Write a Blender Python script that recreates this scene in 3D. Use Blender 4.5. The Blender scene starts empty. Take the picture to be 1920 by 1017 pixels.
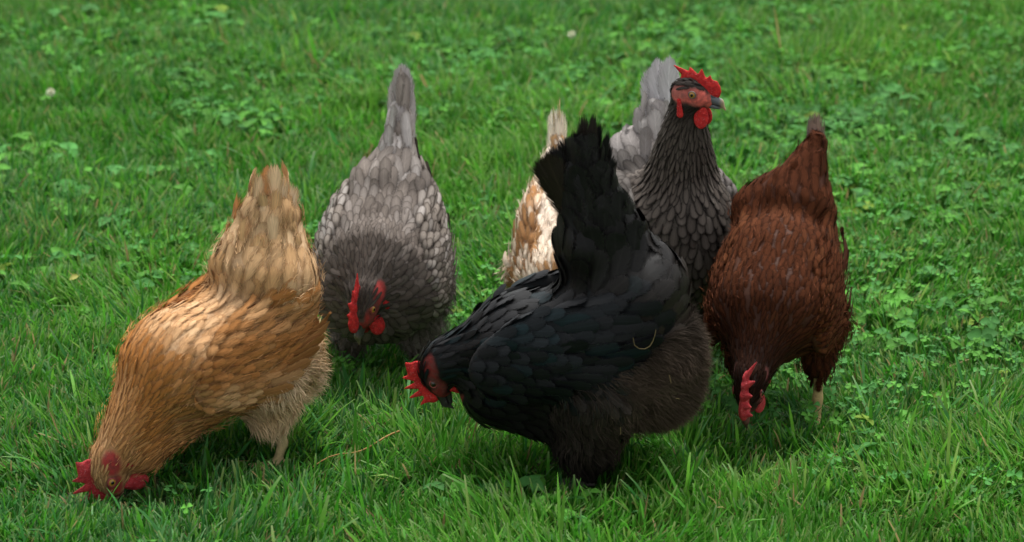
import bpy, math
import numpy as np
from mathutils import Matrix, Vector
from mathutils.kdtree import KDTree

R = math.radians
scene = bpy.context.scene

# ------------------------------------------------------------------ camera
PITCH, CAM_H = 19.0, 1.70
cam_data = bpy.data.cameras.new('camera')
cam = bpy.data.objects.new('camera', cam_data)
scene.collection.objects.link(cam)
cam.location = (0, 0, CAM_H)
cam.rotation_euler = (R(90 - PITCH), 0, 0)
cam_data.sensor_width = 36
cam_data.lens = 6250 / 1920 * 36
cam_data.clip_end = 500
cam_data.dof.use_dof = True
cam_data.dof.focus_distance = 4.45
cam_data.dof.aperture_fstop = 6.3
scene.camera = cam

# ------------------------------------------------------------------ sky, sun, exposure
SUN_EL, SUN_ROT = R(68), R(15)
world = bpy.data.worlds.new('World')
scene.world = world
world.use_nodes = True
wn, wl = world.node_tree.nodes, world.node_tree.links
wn.clear()
sky = wn.new('ShaderNodeTexSky')
sky.sky_type = 'NISHITA'
sky.sun_disc = False
sky.sun_elevation = SUN_EL
sky.sun_rotation = SUN_ROT
sky.dust_density = 3.0
hs = wn.new('ShaderNodeHueSaturation')
hs.inputs['Saturation'].default_value = 0.08
bg = wn.new('ShaderNodeBackground')
bg.inputs['Strength'].default_value = 0.092
wo = wn.new('ShaderNodeOutputWorld')
wl.new(sky.outputs[0], hs.inputs['Color'])
wl.new(hs.outputs[0], bg.inputs[0])
wl.new(bg.outputs[0], wo.inputs[0])

sun_data = bpy.data.lights.new('sun', 'SUN')
sun_data.energy = 1.5
sun_data.angle = R(22)
sun_data.color = (1.0, 0.97, 0.92)
sun = bpy.data.objects.new('sun', sun_data)
scene.collection.objects.link(sun)
# light travels from the sun: the sky's sun_rotation is measured from +Y, clockwise seen from above
sd = Vector((math.sin(SUN_ROT) * math.cos(SUN_EL), math.cos(SUN_ROT) * math.cos(SUN_EL), math.sin(SUN_EL)))
sun.rotation_euler = sd.to_track_quat('Z', 'Y').to_euler()
sun.location = (0, 0, 10)

vs = scene.view_settings
vs.view_transform = 'Standard'
vs.look = 'None'
vs.gamma = 1
vs.use_curve_mapping = False
vs.exposure = 1.54
scene.cycles.max_bounces = 6
scene.cycles.transparent_max_bounces = 16
scene.cycles.use_denoising = True

# ------------------------------------------------------------------ helpers
def link(o, parent=None):
    scene.collection.objects.link(o)
    if parent is not None:
        o.parent = parent
    return o

def tag(o, label=None, cat=None, group=None, kind=None):
    if label: o['label'] = label
    if cat: o['category'] = cat
    if group: o['group'] = group
    if kind: o['kind'] = kind
    return o

def np_mesh(name, verts, faces, mats=(), smooth=True, attrs=None):
    """faces: list of (M,k) int arrays, one per polygon size."""
    me = bpy.data.meshes.new(name)
    faces = [np.asarray(f, np.int32) for f in (faces if isinstance(faces, (list, tuple)) else [faces]) if len(f)]
    verts = np.asarray(verts, np.float32)
    nl = sum(f.size for f in faces)
    npoly = sum(len(f) for f in faces)
    me.vertices.add(len(verts))
    me.vertices.foreach_set('co', verts.ravel())
    me.loops.add(nl)
    me.loops.foreach_set('vertex_index', np.concatenate([f.ravel() for f in faces]))
    me.polygons.add(npoly)
    sizes = np.concatenate([np.full(len(f), f.shape[1], np.int32) for f in faces])
    starts = np.concatenate([[0], np.cumsum(sizes)[:-1]]).astype(np.int32)
    me.polygons.foreach_set('loop_start', starts)
    if smooth:
        me.polygons.foreach_set('use_smooth', np.ones(npoly, bool))
    for m in mats:
        me.materials.append(m)
    for an, (typ, arr) in (attrs or {}).items():
        a = me.attributes.new(an, typ, 'POINT')
        key = {'FLOAT_COLOR': 'color', 'FLOAT_VECTOR': 'vector', 'FLOAT': 'value'}[typ]
        a.data.foreach_set(key, np.asarray(arr, np.float32).ravel())
    me.update(calc_edges=True)
    me.validate()
    return me

def norm(v):
    return v / np.maximum(np.linalg.norm(v, axis=-1, keepdims=True), 1e-9)

def sstep(a, b, x):
    t = np.clip((x - a) / (b - a), 0, 1)
    return t * t * (3 - 2 * t)

def vnoise(p, seed=0):
    """smooth value noise, p (N,d), d = 2 or 3, in [0,1]"""
    p = np.asarray(p, np.float64)
    i = np.floor(p).astype(np.int64)
    f = p - i
    f = f * f * (3 - 2 * f)
    d = p.shape[1]
    out = 0
    for c in range(2 ** d):
        o = np.array([(c >> k) & 1 for k in range(d)])
        q = i + o
        h = np.zeros(len(p), np.int64) + seed * 374761393
        for k, pr in zip(range(d), (73856093, 19349663, 83492791)):
            h ^= q[:, k] * pr
        h = (h ^ (h >> 13)) * 1274126177
        h = (h ^ (h >> 16)) & 0xFFFFFF
        w = np.prod(np.where(o, f, 1 - f), axis=1)
        out = out + w * (h / 0xFFFFFF)
    return out

# ------------------------------------------------------------------ materials
def mat_new(name):
    m = bpy.data.materials.new(name)
    m.use_nodes = True
    n = m.node_tree.nodes
    return m, n, m.node_tree.links, n['Principled BSDF']

def mnode(n, l, op, a, b=None, c=None):
    x = n.new('ShaderNodeMath'); x.operation = op
    for i, v in enumerate((a, b, c)):
        if v is None: continue
        if isinstance(v, (int, float)): x.inputs[i].default_value = v
        else: l.new(v, x.inputs[i])
    return x.outputs[0]

def mixcol(n, l, f, a, b, mode='MIX'):
    x = n.new('ShaderNodeMix'); x.data_type = 'RGBA'; x.blend_type = mode
    for i, v in ((0, f), (6, a), (7, b)):
        if isinstance(v, (int, float)): x.inputs[i].default_value = v
        elif isinstance(v, tuple): x.inputs[i].default_value = (*v, 1) if len(v) == 3 else v
        else: l.new(v, x.inputs[i])
    return x.outputs[2]

def feather_material(name, rough=0.75, spec=0.09, sheen=0.0, fray=0.34, barb=0.42, shaft=0.2, spec_tint=(1, 1, 1), angle=.45, freq=11.0, fade=.16, streak=.09, lace0=.30, lace1=.86):
    m, n, l, b = mat_new(name)
    col = n.new('ShaderNodeAttribute'); col.attribute_name = 'fcol'
    lace = n.new('ShaderNodeAttribute'); lace.attribute_name = 'flace'
    uv = n.new('ShaderNodeAttribute'); uv.attribute_name = 'fuv'
    sp = n.new('ShaderNodeSeparateXYZ'); l.new(uv.outputs['Vector'], sp.inputs[0])
    s, t, rnd = sp.outputs
    sa = mnode(n, l, 'ABSOLUTE', s)
    # barbs run from the shaft out and towards the tip
    bt = mnode(n, l, 'SUBTRACT', t, mnode(n, l, 'MULTIPLY', sa, angle))
    cv = n.new('ShaderNodeCombineXYZ')
    l.new(mnode(n, l, 'MULTIPLY', s, 1.6), cv.inputs[0])
    l.new(mnode(n, l, 'MULTIPLY', bt, freq), cv.inputs[1])
    l.new(mnode(n, l, 'MULTIPLY', rnd, 37.0), cv.inputs[2])
    nz = n.new('ShaderNodeTexNoise'); nz.inputs['Scale'].default_value = 1.6
    nz.inputs['Detail'].default_value = 3; nz.inputs['Roughness'].default_value = 0.65
    l.new(cv.outputs[0], nz.inputs['Vector'])
    # edge measure: 0 along the shaft, 1 at the rim
    tip = mnode(n, l, 'MULTIPLY', mnode(n, l, 'MAXIMUM', mnode(n, l, 'SUBTRACT', t, 0.55), 0.0), 1 / 0.45)
    tip2 = mnode(n, l, 'POWER', tip, 2.4)
    e2 = mnode(n, l, 'ADD', mnode(n, l, 'POWER', sa, 2.0), mnode(n, l, 'POWER', tip2, 2.0))
    e = mnode(n, l, 'SQRT', e2)
    le = n.new('ShaderNodeMapRange'); le.interpolation_type = 'SMOOTHSTEP'
    le.inputs['From Min'].default_value = lace0; le.inputs['From Max'].default_value = lace1
    l.new(e, le.inputs['Value'])
    lf = mnode(n, l, 'MULTIPLY', le.outputs[0], lace.outputs['Alpha'])
    c1 = mixcol(n, l, lf, col.outputs['Color'], lace.outputs['Color'])
    br = mnode(n, l, 'ADD', mnode(n, l, 'MULTIPLY', nz.outputs['Fac'], barb * 2), 1 - barb)
    sh = n.new('ShaderNodeMapRange'); sh.inputs['From Min'].default_value = 0.03; sh.inputs['From Max'].default_value = streak
    sh.inputs['To Min'].default_value = 1 + shaft; sh.inputs['To Max'].default_value = 1.0
    l.new(sa, sh.inputs['Value'])
    br = mnode(n, l, 'MULTIPLY', br, sh.outputs[0])
    vm = n.new('ShaderNodeVectorMath'); vm.operation = 'SCALE'
    l.new(c1, vm.inputs[0]); l.new(br, vm.inputs['Scale'])
    l.new(vm.outputs[0], b.inputs['Base Color'])
    b.inputs['Roughness'].default_value = rough
    b.inputs['Specular IOR Level'].default_value = spec
    b.inputs['Specular Tint'].default_value = (*spec_tint, 1)
    b.inputs['Sheen Weight'].default_value = sheen
    b.inputs['Sheen Roughness'].default_value = 0.4
    # frayed rim: barbs end unevenly
    nz2 = n.new('ShaderNodeTexNoise'); nz2.inputs['Scale'].default_value = 2.6
    nz2.inputs['Detail'].default_value = 1
    l.new(cv.outputs[0], nz2.inputs['Vector'])
    lim = mnode(n, l, 'ADD', mnode(n, l, 'MULTIPLY', nz2.outputs['Fac'], fray * 2), 1.0 - fray * 1.3)
    soft = mnode(n, l, 'MULTIPLY', mnode(n, l, 'SUBTRACT', lim, e), 1 / fade)
    al = n.new('ShaderNodeClamp'); l.new(soft, al.inputs[0])
    l.new(al.outputs[0], b.inputs['Alpha'])
    bump = n.new('ShaderNodeBump'); bump.inputs['Strength'].default_value = 0.25
    bump.inputs['Distance'].default_value = 0.0008
    l.new(nz.outputs['Fac'], bump.inputs['Height'])
    l.new(bump.outputs[0], b.inputs['Normal'])
    return m

def attr_material(name, attr, rough=0.7, spec=0.2, vary=0.25, scale=300, sheen=0.0, translucent=0.0):
    m, n, l, b = mat_new(name)
    col = n.new('ShaderNodeAttribute'); col.attribute_name = attr
    tc = n.new('ShaderNodeTexCoord')
    nz = n.new('ShaderNodeTexNoise'); nz.inputs['Scale'].default_value = scale; nz.inputs['Detail'].default_value = 3
    l.new(tc.outputs['Object'], nz.inputs['Vector'])
    f = mnode(n, l, 'ADD', mnode(n, l, 'MULTIPLY', nz.outputs['Fac'], vary * 2), 1 - vary)
    vm = n.new('ShaderNodeVectorMath'); vm.operation = 'SCALE'
    l.new(col.outputs['Color'], vm.inputs[0]); l.new(f, vm.inputs['Scale'])
    l.new(vm.outputs[0], b.inputs['Base Color'])
    b.inputs['Roughness'].default_value = rough
    b.inputs['Specular IOR Level'].default_value = spec
    b.inputs['Sheen Weight'].default_value = sheen
    bump = n.new('ShaderNodeBump'); bump.inputs['Strength'].default_value = 0.4; bump.inputs['Distance'].default_value = 0.0006
    l.new(nz.outputs['Fac'], bump.inputs['Height']); l.new(bump.outputs[0], b.inputs['Normal'])
    if translucent:
        tr = n.new('ShaderNodeBsdfTranslucent'); l.new(vm.outputs[0], tr.inputs['Color'])
        mx = n.new('ShaderNodeMixShader'); mx.inputs[0].default_value = translucent
        l.new(b.outputs[0], mx.inputs[1]); l.new(tr.outputs[0], mx.inputs[2])
        l.new(mx.outputs[0], n['Material Output'].inputs['Surface'])
    return m

def flesh_material(name, c, dark, rough=0.5, sss=0.15):
    m, n, l, b = mat_new(name)
    tc = n.new('ShaderNodeTexCoord')
    nz = n.new('ShaderNodeTexNoise'); nz.inputs['Scale'].default_value = 160; nz.inputs['Detail'].default_value = 4
    vo = n.new('ShaderNodeTexVoronoi'); vo.inputs['Scale'].default_value = 700
    l.new(tc.outputs['Object'], nz.inputs['Vector']); l.new(tc.outputs['Object'], vo.inputs['Vector'])
    cr = n.new('ShaderNodeMapRange'); cr.inputs['From Min'].default_value = 0.35; cr.inputs['From Max'].default_value = 0.65
    l.new(nz.outputs['Fac'], cr.inputs['Value'])
    nf = n.new('ShaderNodeTexNoise'); nf.inputs['Scale'].default_value = 420; nf.inputs['Detail'].default_value = 3
    l.new(tc.outputs['Object'], nf.inputs['Vector'])
    fl_ = n.new('ShaderNodeMapRange'); fl_.inputs['From Min'].default_value = 0.56; fl_.inputs['From Max'].default_value = 0.74; fl_.inputs['To Max'].default_value = .6
    l.new(nf.outputs['Fac'], fl_.inputs['Value'])
    pale = tuple(min(1, x * .8 + .13) for x in c)
    l.new(mixcol(n, l, fl_.outputs[0], mixcol(n, l, cr.outputs[0], dark, c), pale), b.inputs['Base Color'])
    b.inputs['Roughness'].default_value = rough
    b.inputs['Specular IOR Level'].default_value = 0.18
    b.inputs['Subsurface Weight'].default_value = sss
    b.inputs['Subsurface Radius'].default_value = (0.004, 0.001, 0.0006)
    b.inputs['Subsurface Scale'].default_value = 0.5
    bp = n.new('ShaderNodeBump'); bp.inputs['Strength'].default_value = 0.8; bp.inputs['Distance'].default_value = 0.0012
    l.new(vo.outputs['Distance'], bp.inputs['Height']); l.new(bp.outputs[0], b.inputs['Normal'])
    return m

def plain_material(name, c, rough=0.5, spec=0.4, vary=None, scale=120):
    m, n, l, b = mat_new(name)
    b.inputs['Base Color'].default_value = (*c, 1)
    if vary:
        tc = n.new('ShaderNodeTexCoord')
        nz = n.new('ShaderNodeTexNoise'); nz.inputs['Scale'].default_value = scale; nz.inputs['Detail'].default_value = 4
        l.new(tc.outputs['Object'], nz.inputs['Vector'])
        l.new(mixcol(n, l, nz.outputs['Fac'], c, vary), b.inputs['Base Color'])
    b.inputs['Roughness'].default_value = rough
    b.inputs['Specular IOR Level'].default_value = spec
    return m

# ------------------------------------------------------------------ signed distance shapes
def rot_pitch(deg, yaw=0.0, roll=0.0):
    p, y, r = R(deg), R(yaw), R(roll)
    Ry = np.array([[math.cos(p), 0, -math.sin(p)], [0, 1, 0], [math.sin(p), 0, math.cos(p)]])
    Rz = np.array([[math.cos(y), -math.sin(y), 0], [math.sin(y), math.cos(y), 0], [0, 0, 1]])
    Rx = np.array([[1, 0, 0], [0, math.cos(r), -math.sin(r)], [0, math.sin(r), math.cos(r)]])
    return Rz @ Ry @ Rx

def E(c, r, pitch=0, yaw=0, roll=0, flow=(-1, 0, 0), kind='back', pal=None, k=0.025, M=None):
    return dict(t='e', c=np.array(c, float), r=np.array(r, float), M=rot_pitch(pitch, yaw, roll) if M is None else M,
                flow=norm(np.array(flow, float)), kind=kind, pal=pal or kind, k=k)

def C(a, b, ra, rb, sy=1.0, flow=(-1, 0, 0), kind='back', pal=None, k=0.025):
    return dict(t='c', a=np.array(a, float), b=np.array(b, float), ra=ra, rb=rb, sy=sy,
                flow=norm(np.array(flow, float)), kind=kind, pal=pal or kind, k=k)

def prim_d(pr, P):
    if pr['t'] == 'e':
        q = (P - pr['c'].astype(P.dtype)) @ pr['M'].astype(P.dtype)
        r = pr['r'].astype(P.dtype)
        k0 = np.sqrt(((q / r) ** 2).sum(-1))
        k1 = np.sqrt(((q / (r * r)) ** 2).sum(-1))
        return k0 * (k0 - 1) / np.maximum(k1, 1e-6)
    a, b = pr['a'].astype(P.dtype), pr['b'].astype(P.dtype)
    q = P - a; ba = b - a
    sc = np.array([1, 1 / pr['sy'], 1], P.dtype)
    q = q * sc; ba = ba * sc
    t = np.clip((q @ ba) / (ba @ ba), 0, 1)
    return np.sqrt(((q - t[..., None] * ba) ** 2).sum(-1)) - (pr['ra'] + t * (pr['rb'] - pr['ra']))

def smin(a, b, k):
    h = np.maximum(k - np.abs(a - b), 0) / k
    return np.minimum(a, b) - h * h * k * 0.25

class Grid:
    def __init__(self, prims, lo, hi, h):
        self.h = h
        self.lo = np.array(lo, np.float32)
        n = np.ceil((np.array(hi) - np.array(lo)) / h).astype(int) + 1
        ax = [self.lo[i] + h * np.arange(n[i], dtype=np.float32) for i in range(3)]
        P = np.stack(np.meshgrid(*ax, indexing='ij'), -1)
        d = None
        for pr in prims:
            v = prim_d(pr, P)
            d = v if d is None else smin(d, v, pr['k'])
        self.d = d.astype(np.float32)
        self.n = n

    def __call__(self, p):
        q = (np.asarray(p) - self.lo) / self.h
        q = np.clip(q, 0, self.n - 1.001)
        i = q.astype(int); f = q - i
        D = self.d
        x, y, z = i[..., 0], i[..., 1], i[..., 2]
        fx, fy, fz = f[..., 0], f[..., 1], f[..., 2]
        c00 = D[x, y, z] * (1 - fx) + D[x + 1, y, z] * fx
        c10 = D[x, y + 1, z] * (1 - fx) + D[x + 1, y + 1, z] * fx
        c01 = D[x, y, z + 1] * (1 - fx) + D[x + 1, y, z + 1] * fx
        c11 = D[x, y + 1, z + 1] * (1 - fx) + D[x + 1, y + 1, z + 1] * fx
        return (c00 * (1 - fy) + c10 * fy) * (1 - fz) + (c01 * (1 - fy) + c11 * fy) * fz

    def grad(self, p):
        e = self.h * 0.8
        g = np.stack([self(p + np.eye(3)[k] * e) - self(p - np.eye(3)[k] * e) for k in range(3)], -1)
        return norm(g)

    def surface(self):
        """surface nets"""
        D = self.d; n = self.n
        S = D < 0
        cs = np.zeros(tuple(n - 1), np.int8)
        for c in range(8):
            o = [(c >> k) & 1 for k in range(3)]
            cs += S[o[0]:n[0] - 1 + o[0], o[1]:n[1] - 1 + o[1], o[2]:n[2] - 1 + o[2]]
        act = (cs > 0) & (cs < 8)
        ci = np.argwhere(act)
        idx = np.full(tuple(n - 1), -1, np.int64)
        idx[act] = np.arange(len(ci))
        acc = np.zeros((len(ci), 3)); cnt = np.zeros(len(ci))
        corners = [np.array([(c >> k) & 1 for k in range(3)]) for c in range(8)]
        for ax in range(3):
            for c in range(8):
                if (c >> ax) & 1: continue
                o0 = corners[c]; o1 = o0.copy(); o1[ax] = 1
                p0 = ci + o0; p1 = ci + o1
                d0 = D[p0[:, 0], p0[:, 1], p0[:, 2]]; d1 = D[p1[:, 0], p1[:, 1], p1[:, 2]]
                cr = (d0 < 0) != (d1 < 0)
                t = np.where(cr, d0 / np.where(cr, d0 - d1, 1), 0)
                pt = o0 + t[:, None] * (o1 - o0)
                acc[cr] += pt[cr]; cnt[cr] += 1
        V = (ci + acc / cnt[:, None]) * self.h + self.lo
        F = []
        for ax in range(3):
            u, v = (ax + 1) % 3, (ax + 2) % 3
            sl0 = [slice(None)] * 3; sl1 = [slice(None)] * 3
            sl0[ax] = slice(0, -1); sl1[ax] = slice(1, None)
            a, b = S[tuple(sl0)], S[tuple(sl1)]
            e = np.argwhere(a != b)
            ok = (e[:, u] > 0) & (e[:, v] > 0) & (e[:, u] < n[u] - 1) & (e[:, v] < n[v] - 1)
            e = e[ok]
            q = []
            for du, dv in ((-1, -1), (0, -1), (0, 0), (-1, 0)):
                w = e.copy(); w[:, u] += du; w[:, v] += dv
                q.append(idx[w[:, 0], w[:, 1], w[:, 2]])
            q = np.stack(q, 1)
            flip = ~a[e[:, 0], e[:, 1], e[:, 2]]
            q[flip] = q[flip][:, ::-1]
            F.append(q)
        return V, np.concatenate(F)

def bounds(prims, m=0.02):
    lo, hi = np.full(3, 9.0), np.full(3, -9.0)
    for pr in prims:
        if pr['t'] == 'e':
            ex = np.sqrt(((pr['M'] * pr['r']) ** 2).sum(1))
            a, b = pr['c'] - ex, pr['c'] + ex
        else:
            a = np.minimum(pr['a'] - pr['ra'], pr['b'] - pr['rb']); b = np.maximum(pr['a'] + pr['ra'], pr['b'] + pr['rb'])
        lo = np.minimum(lo, a); hi = np.maximum(hi, b)
    return lo - m, hi + m

# ------------------------------------------------------------------ feathers
NT, NS = 7, 5
TT = np.array([0, .18, .38, .58, .76, .90, 1.0])
SS = np.linspace(-1, 1, NS)
def width_profile(t, shape):
    if shape == 'round':
        w = np.where(t < .62, np.sqrt(np.clip(1 - ((t - .62) / .75) ** 2, 0, 1)), np.sqrt(np.clip(1 - ((t - .62) / .40) ** 2, 0, 1)))
    elif shape == 'lance':
        w = np.where(t < .45, .55 + t, 1.0 * np.sqrt(np.clip(1 - ((t - .45) / .57) ** 2, 0, 1)))
    else:   # quill
        w = np.where(t < .8, .45 + .55 * np.sqrt(t / .8), np.sqrt(np.clip(1 - ((t - .8) / .22) ** 2, 0, 1)))
    return w
QUADS = np.array([[i * NS + j, i * NS + j + 1, (i + 1) * NS + j + 1, (i + 1) * NS + j] for i in range(NT - 1) for j in range(NS - 1)])

KIND = {  # length, half width, spacing, tip lift, shape
    'head':   (.013, .0026, .0042, .0020, 'lance'),
    'hackle': (.032, .0044, .0075, .0045, 'lance'),
    'breast': (.033, .0118, .0140, .0060, 'round'),
    'back':   (.040, .0115, .0150, .0070, 'round'),
    'saddle': (.050, .0110, .0150, .0080, 'lance'),
    'covert': (.056, .0175, .0210, .0090, 'round'),
    'wing':   (.034, .0110, .0135, .0060, 'round'),
    'fluff':  (.036, .0100, .0140, .0110, 'round'),
    'thigh':  (.024, .0080, .0120, .0080, 'round'),
}
SHAPES = ['round', 'lance', 'quill']

def thin_points(P, Rr, rng):
    """variable-radius Poisson thinning"""
    order = rng.permutation(len(P))
    kd = KDTree(len(P))
    for i, p in enumerate(P): kd.insert(p, i)
    kd.balance()
    alive = np.ones(len(P), bool); keep = []
    for i in order:
        if not alive[i]: continue
        keep.append(i)
        for _, j, _ in kd.find_range(P[i], float(Rr[i])):
            alive[j] = False
    return np.array(keep)

def tri_sample(V, F, n, rng):
    a, b, c, d = (V[F[:, k]] for k in range(4))
    ar = np.linalg.norm(np.cross(c - a, d - b), axis=1)
    pick = rng.choice(len(F), n, p=ar / ar.sum())
    u, v = rng.random((2, n, 1))
    return (a[pick] * (1 - u) + b[pick] * u) * (1 - v) + (d[pick] * (1 - u) + c[pick] * u) * v

def lay_feathers(grid, root, flow, L, W, lift, shape_id, rng, base_h=0.0012, camber=.12, curl=0.0):
    """feather vertices laid on the surface of grid; returns (N, NT*NS, 3), (N,NT*NS) s and t"""
    N = len(root)
    n = grid.grad(root)
    d = norm(flow - (flow * n).sum(-1, keepdims=True) * n)
    p = root.copy()
    side0 = np.cross(n, d)
    rows = []
    roll = rng.normal(0, .16, (N, 1))
    wp = np.stack([width_profile(TT, s) for s in SHAPES])[shape_id]      # (N, NT)
    for i in range(NT):
        if i:
            st = (TT[i] - TT[i - 1]) * L[:, None]
            p = p + d * st
            g = grid.grad(p)
            dist = grid(p)
            hh = base_h + lift.ravel() * TT[i] ** 1.3
            corr = np.clip(dist - hh, -.02, .012)[:, None]
            p2 = p - g * corr
            nd = norm(p2 - (p - d * st))
            d = norm(nd * .8 + d * .2)
            p = p2
            n = g
        sd = norm(np.cross(n, d))
        nn = norm(np.cross(d, sd))
        ww = (W * wp[:, i])[:, None]
        for s in SS:
            off = sd * (s * ww) - nn * (abs(s) ** 2 * ww * camber) + nn * (s * roll * ww) + nn * (curl * ww * TT[i])
            rows.append(p + off)
    V = np.stack(rows, 1)
    s = np.tile(SS, NT); t = np.repeat(TT, NS)
    return V, s, t

def feather_mesh(name, V, s, t, col, lace, rnd, mat):
    N = len(V)
    F = (QUADS[None] + (np.arange(N) * NT * NS)[:, None, None]).reshape(-1, 4)
    k = NT * NS
    fc = np.repeat(np.c_[col, np.ones(N)], k, 0)
    fl = np.repeat(lace, k, 0)
    fu = np.stack([np.tile(s, N), np.tile(t, N), np.repeat(rnd, k)], 1)
    return np_mesh(name, V.reshape(-1, 3), F, [mat], True,
                   {'fcol': ('FLOAT_COLOR', fc), 'flace': ('FLOAT_COLOR', fl), 'fuv': ('FLOAT_VECTOR', fu)})

def hair_mesh(name, root, direc, L, W, col, mat, rng, droop=.5):
    """tapered bent blades: 5 vertices, one quad + one quad + tip"""
    N = len(root)
    d = norm(direc)
    up = np.array([0, 0, 1.0])
    sd = norm(np.cross(d, rng.normal(0, 1, (N, 3))))
    bend = rng.normal(0, .35, (N, 3)) + np.array([0, 0, -droop])
    p1 = root + d * (L * .5)[:, None]
    d2 = norm(d + bend * .5)
    p2 = p1 + d2 * (L * .5)[:, None]
    w = W[:, None]
    V = np.stack([root - sd * w, root + sd * w, p1 + sd * w * .8, p1 - sd * w * .8, p2], 1).reshape(-1, 3)
    o = (np.arange(N) * 5)[:, None]
    return np_mesh(name, V, [np.c_[o, o + 1, o + 2, o + 3], np.c_[o + 3, o + 2, o + 4]], [mat], True,
                   {'fcol': ('FLOAT_COLOR', np.repeat(np.c_[col, np.ones(N)], 5, 0))})

# ------------------------------------------------------------------ hens
MAT = {}
MAT['feather'] = feather_material('feather')
MAT['feather_soft'] = feather_material('feather_soft', rough=.85, spec=.05, sheen=.0, fray=.5, barb=.52, shaft=.30, angle=1.1, freq=3.2, fade=.42, streak=.55)
MAT['feather_black'] = feather_material('feather_black', rough=.50, spec=.14, sheen=.0, barb=.4, shaft=.5, spec_tint=(.95, .98, 1.0), fade=.26, lace0=.5, lace1=.95)
MAT['hair'] = attr_material('down', 'fcol', rough=.8, spec=.08, vary=.2)
MAT['body'] = attr_material('skin_and_down', 'fcol', rough=.7, spec=.2, vary=.35, scale=420)
MAT['beak'] = attr_material('horn', 'fcol', rough=.4, spec=.4, vary=.25, scale=250)
MAT['comb'] = flesh_material('red_flesh', (.62, .030, .027), (.36, .015, .016), rough=.68, sss=.08)
MAT['comb_pink'] = flesh_material('pink_flesh', (.46, .040, .045), (.30, .022, .028), rough=.6, sss=.1)
MAT['iris'] = plain_material('amber_iris', (.42, .26, .03), .25, .5, (.25, .10, .02), 500)
MAT['dark_iris'] = plain_material('dark_iris', (.07, .03, .012), .25, .5, (.03, .015, .008), 500)
MAT['pupil'] = plain_material('black_pupil', (.004, .004, .004), .08, .6)

def sdf_part(name, prims, h, mat, parent, Rm, pos, colfn=None):
    lo, hi = bounds(prims, .004)
    V, F = Grid(prims, lo, hi, h).surface()
    at = {'fcol': ('FLOAT_COLOR', colfn(V))} if colfn else None
    me = np_mesh(name, V @ Rm.T + pos, F, [mat], True, at)
    return link(bpy.data.objects.new(name, me), parent)

def sphere_mesh(name, r, mat, squash=(1, 1, 1), seg=16, ring=10):
    V = []; 
    for i in range(ring + 1):
        a = math.pi * i / ring
        for j in range(seg):
            b = 2 * math.pi * j / seg
            V.append((r * squash[0] * math.sin(a) * math.cos(b), r * squash[1] * math.sin(a) * math.sin(b), r * squash[2] * math.cos(a)))
    F = [[i * seg + j, (i + 1) * seg + j, (i + 1) * seg + (j + 1) % seg, i * seg + (j + 1) % seg] for i in range(ring) for j in range(seg)]
    return np_mesh(name, V, np.array(F), [mat])

def shank(y, knee, ankle, foot, r=.0064):
    """leg prims: knee, ankle = joints, foot = where the toes meet; scaled skin"""
    up = (0, 0, -1)
    out = [C(knee, ankle, r * 1.25, r, flow=up, kind='leg', k=.008),
           C(ankle, foot, r, r * .95, flow=up, kind='leg', k=.008)]
    fx, fy, fz = foot
    for a in (-32, 0, 32):
        e = (fx + .045 * math.cos(R(a)), fy + .045 * math.sin(R(a)), .006)
        out.append(C((fx, fy, fz), e, r * .85, .0035, flow=up, kind='leg', k=.006))
    out.append(C((fx, fy, fz), (fx - .022, fy, .007), r * .7, .003, flow=up, kind='leg', k=.006))
    return out

HENS = []

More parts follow.
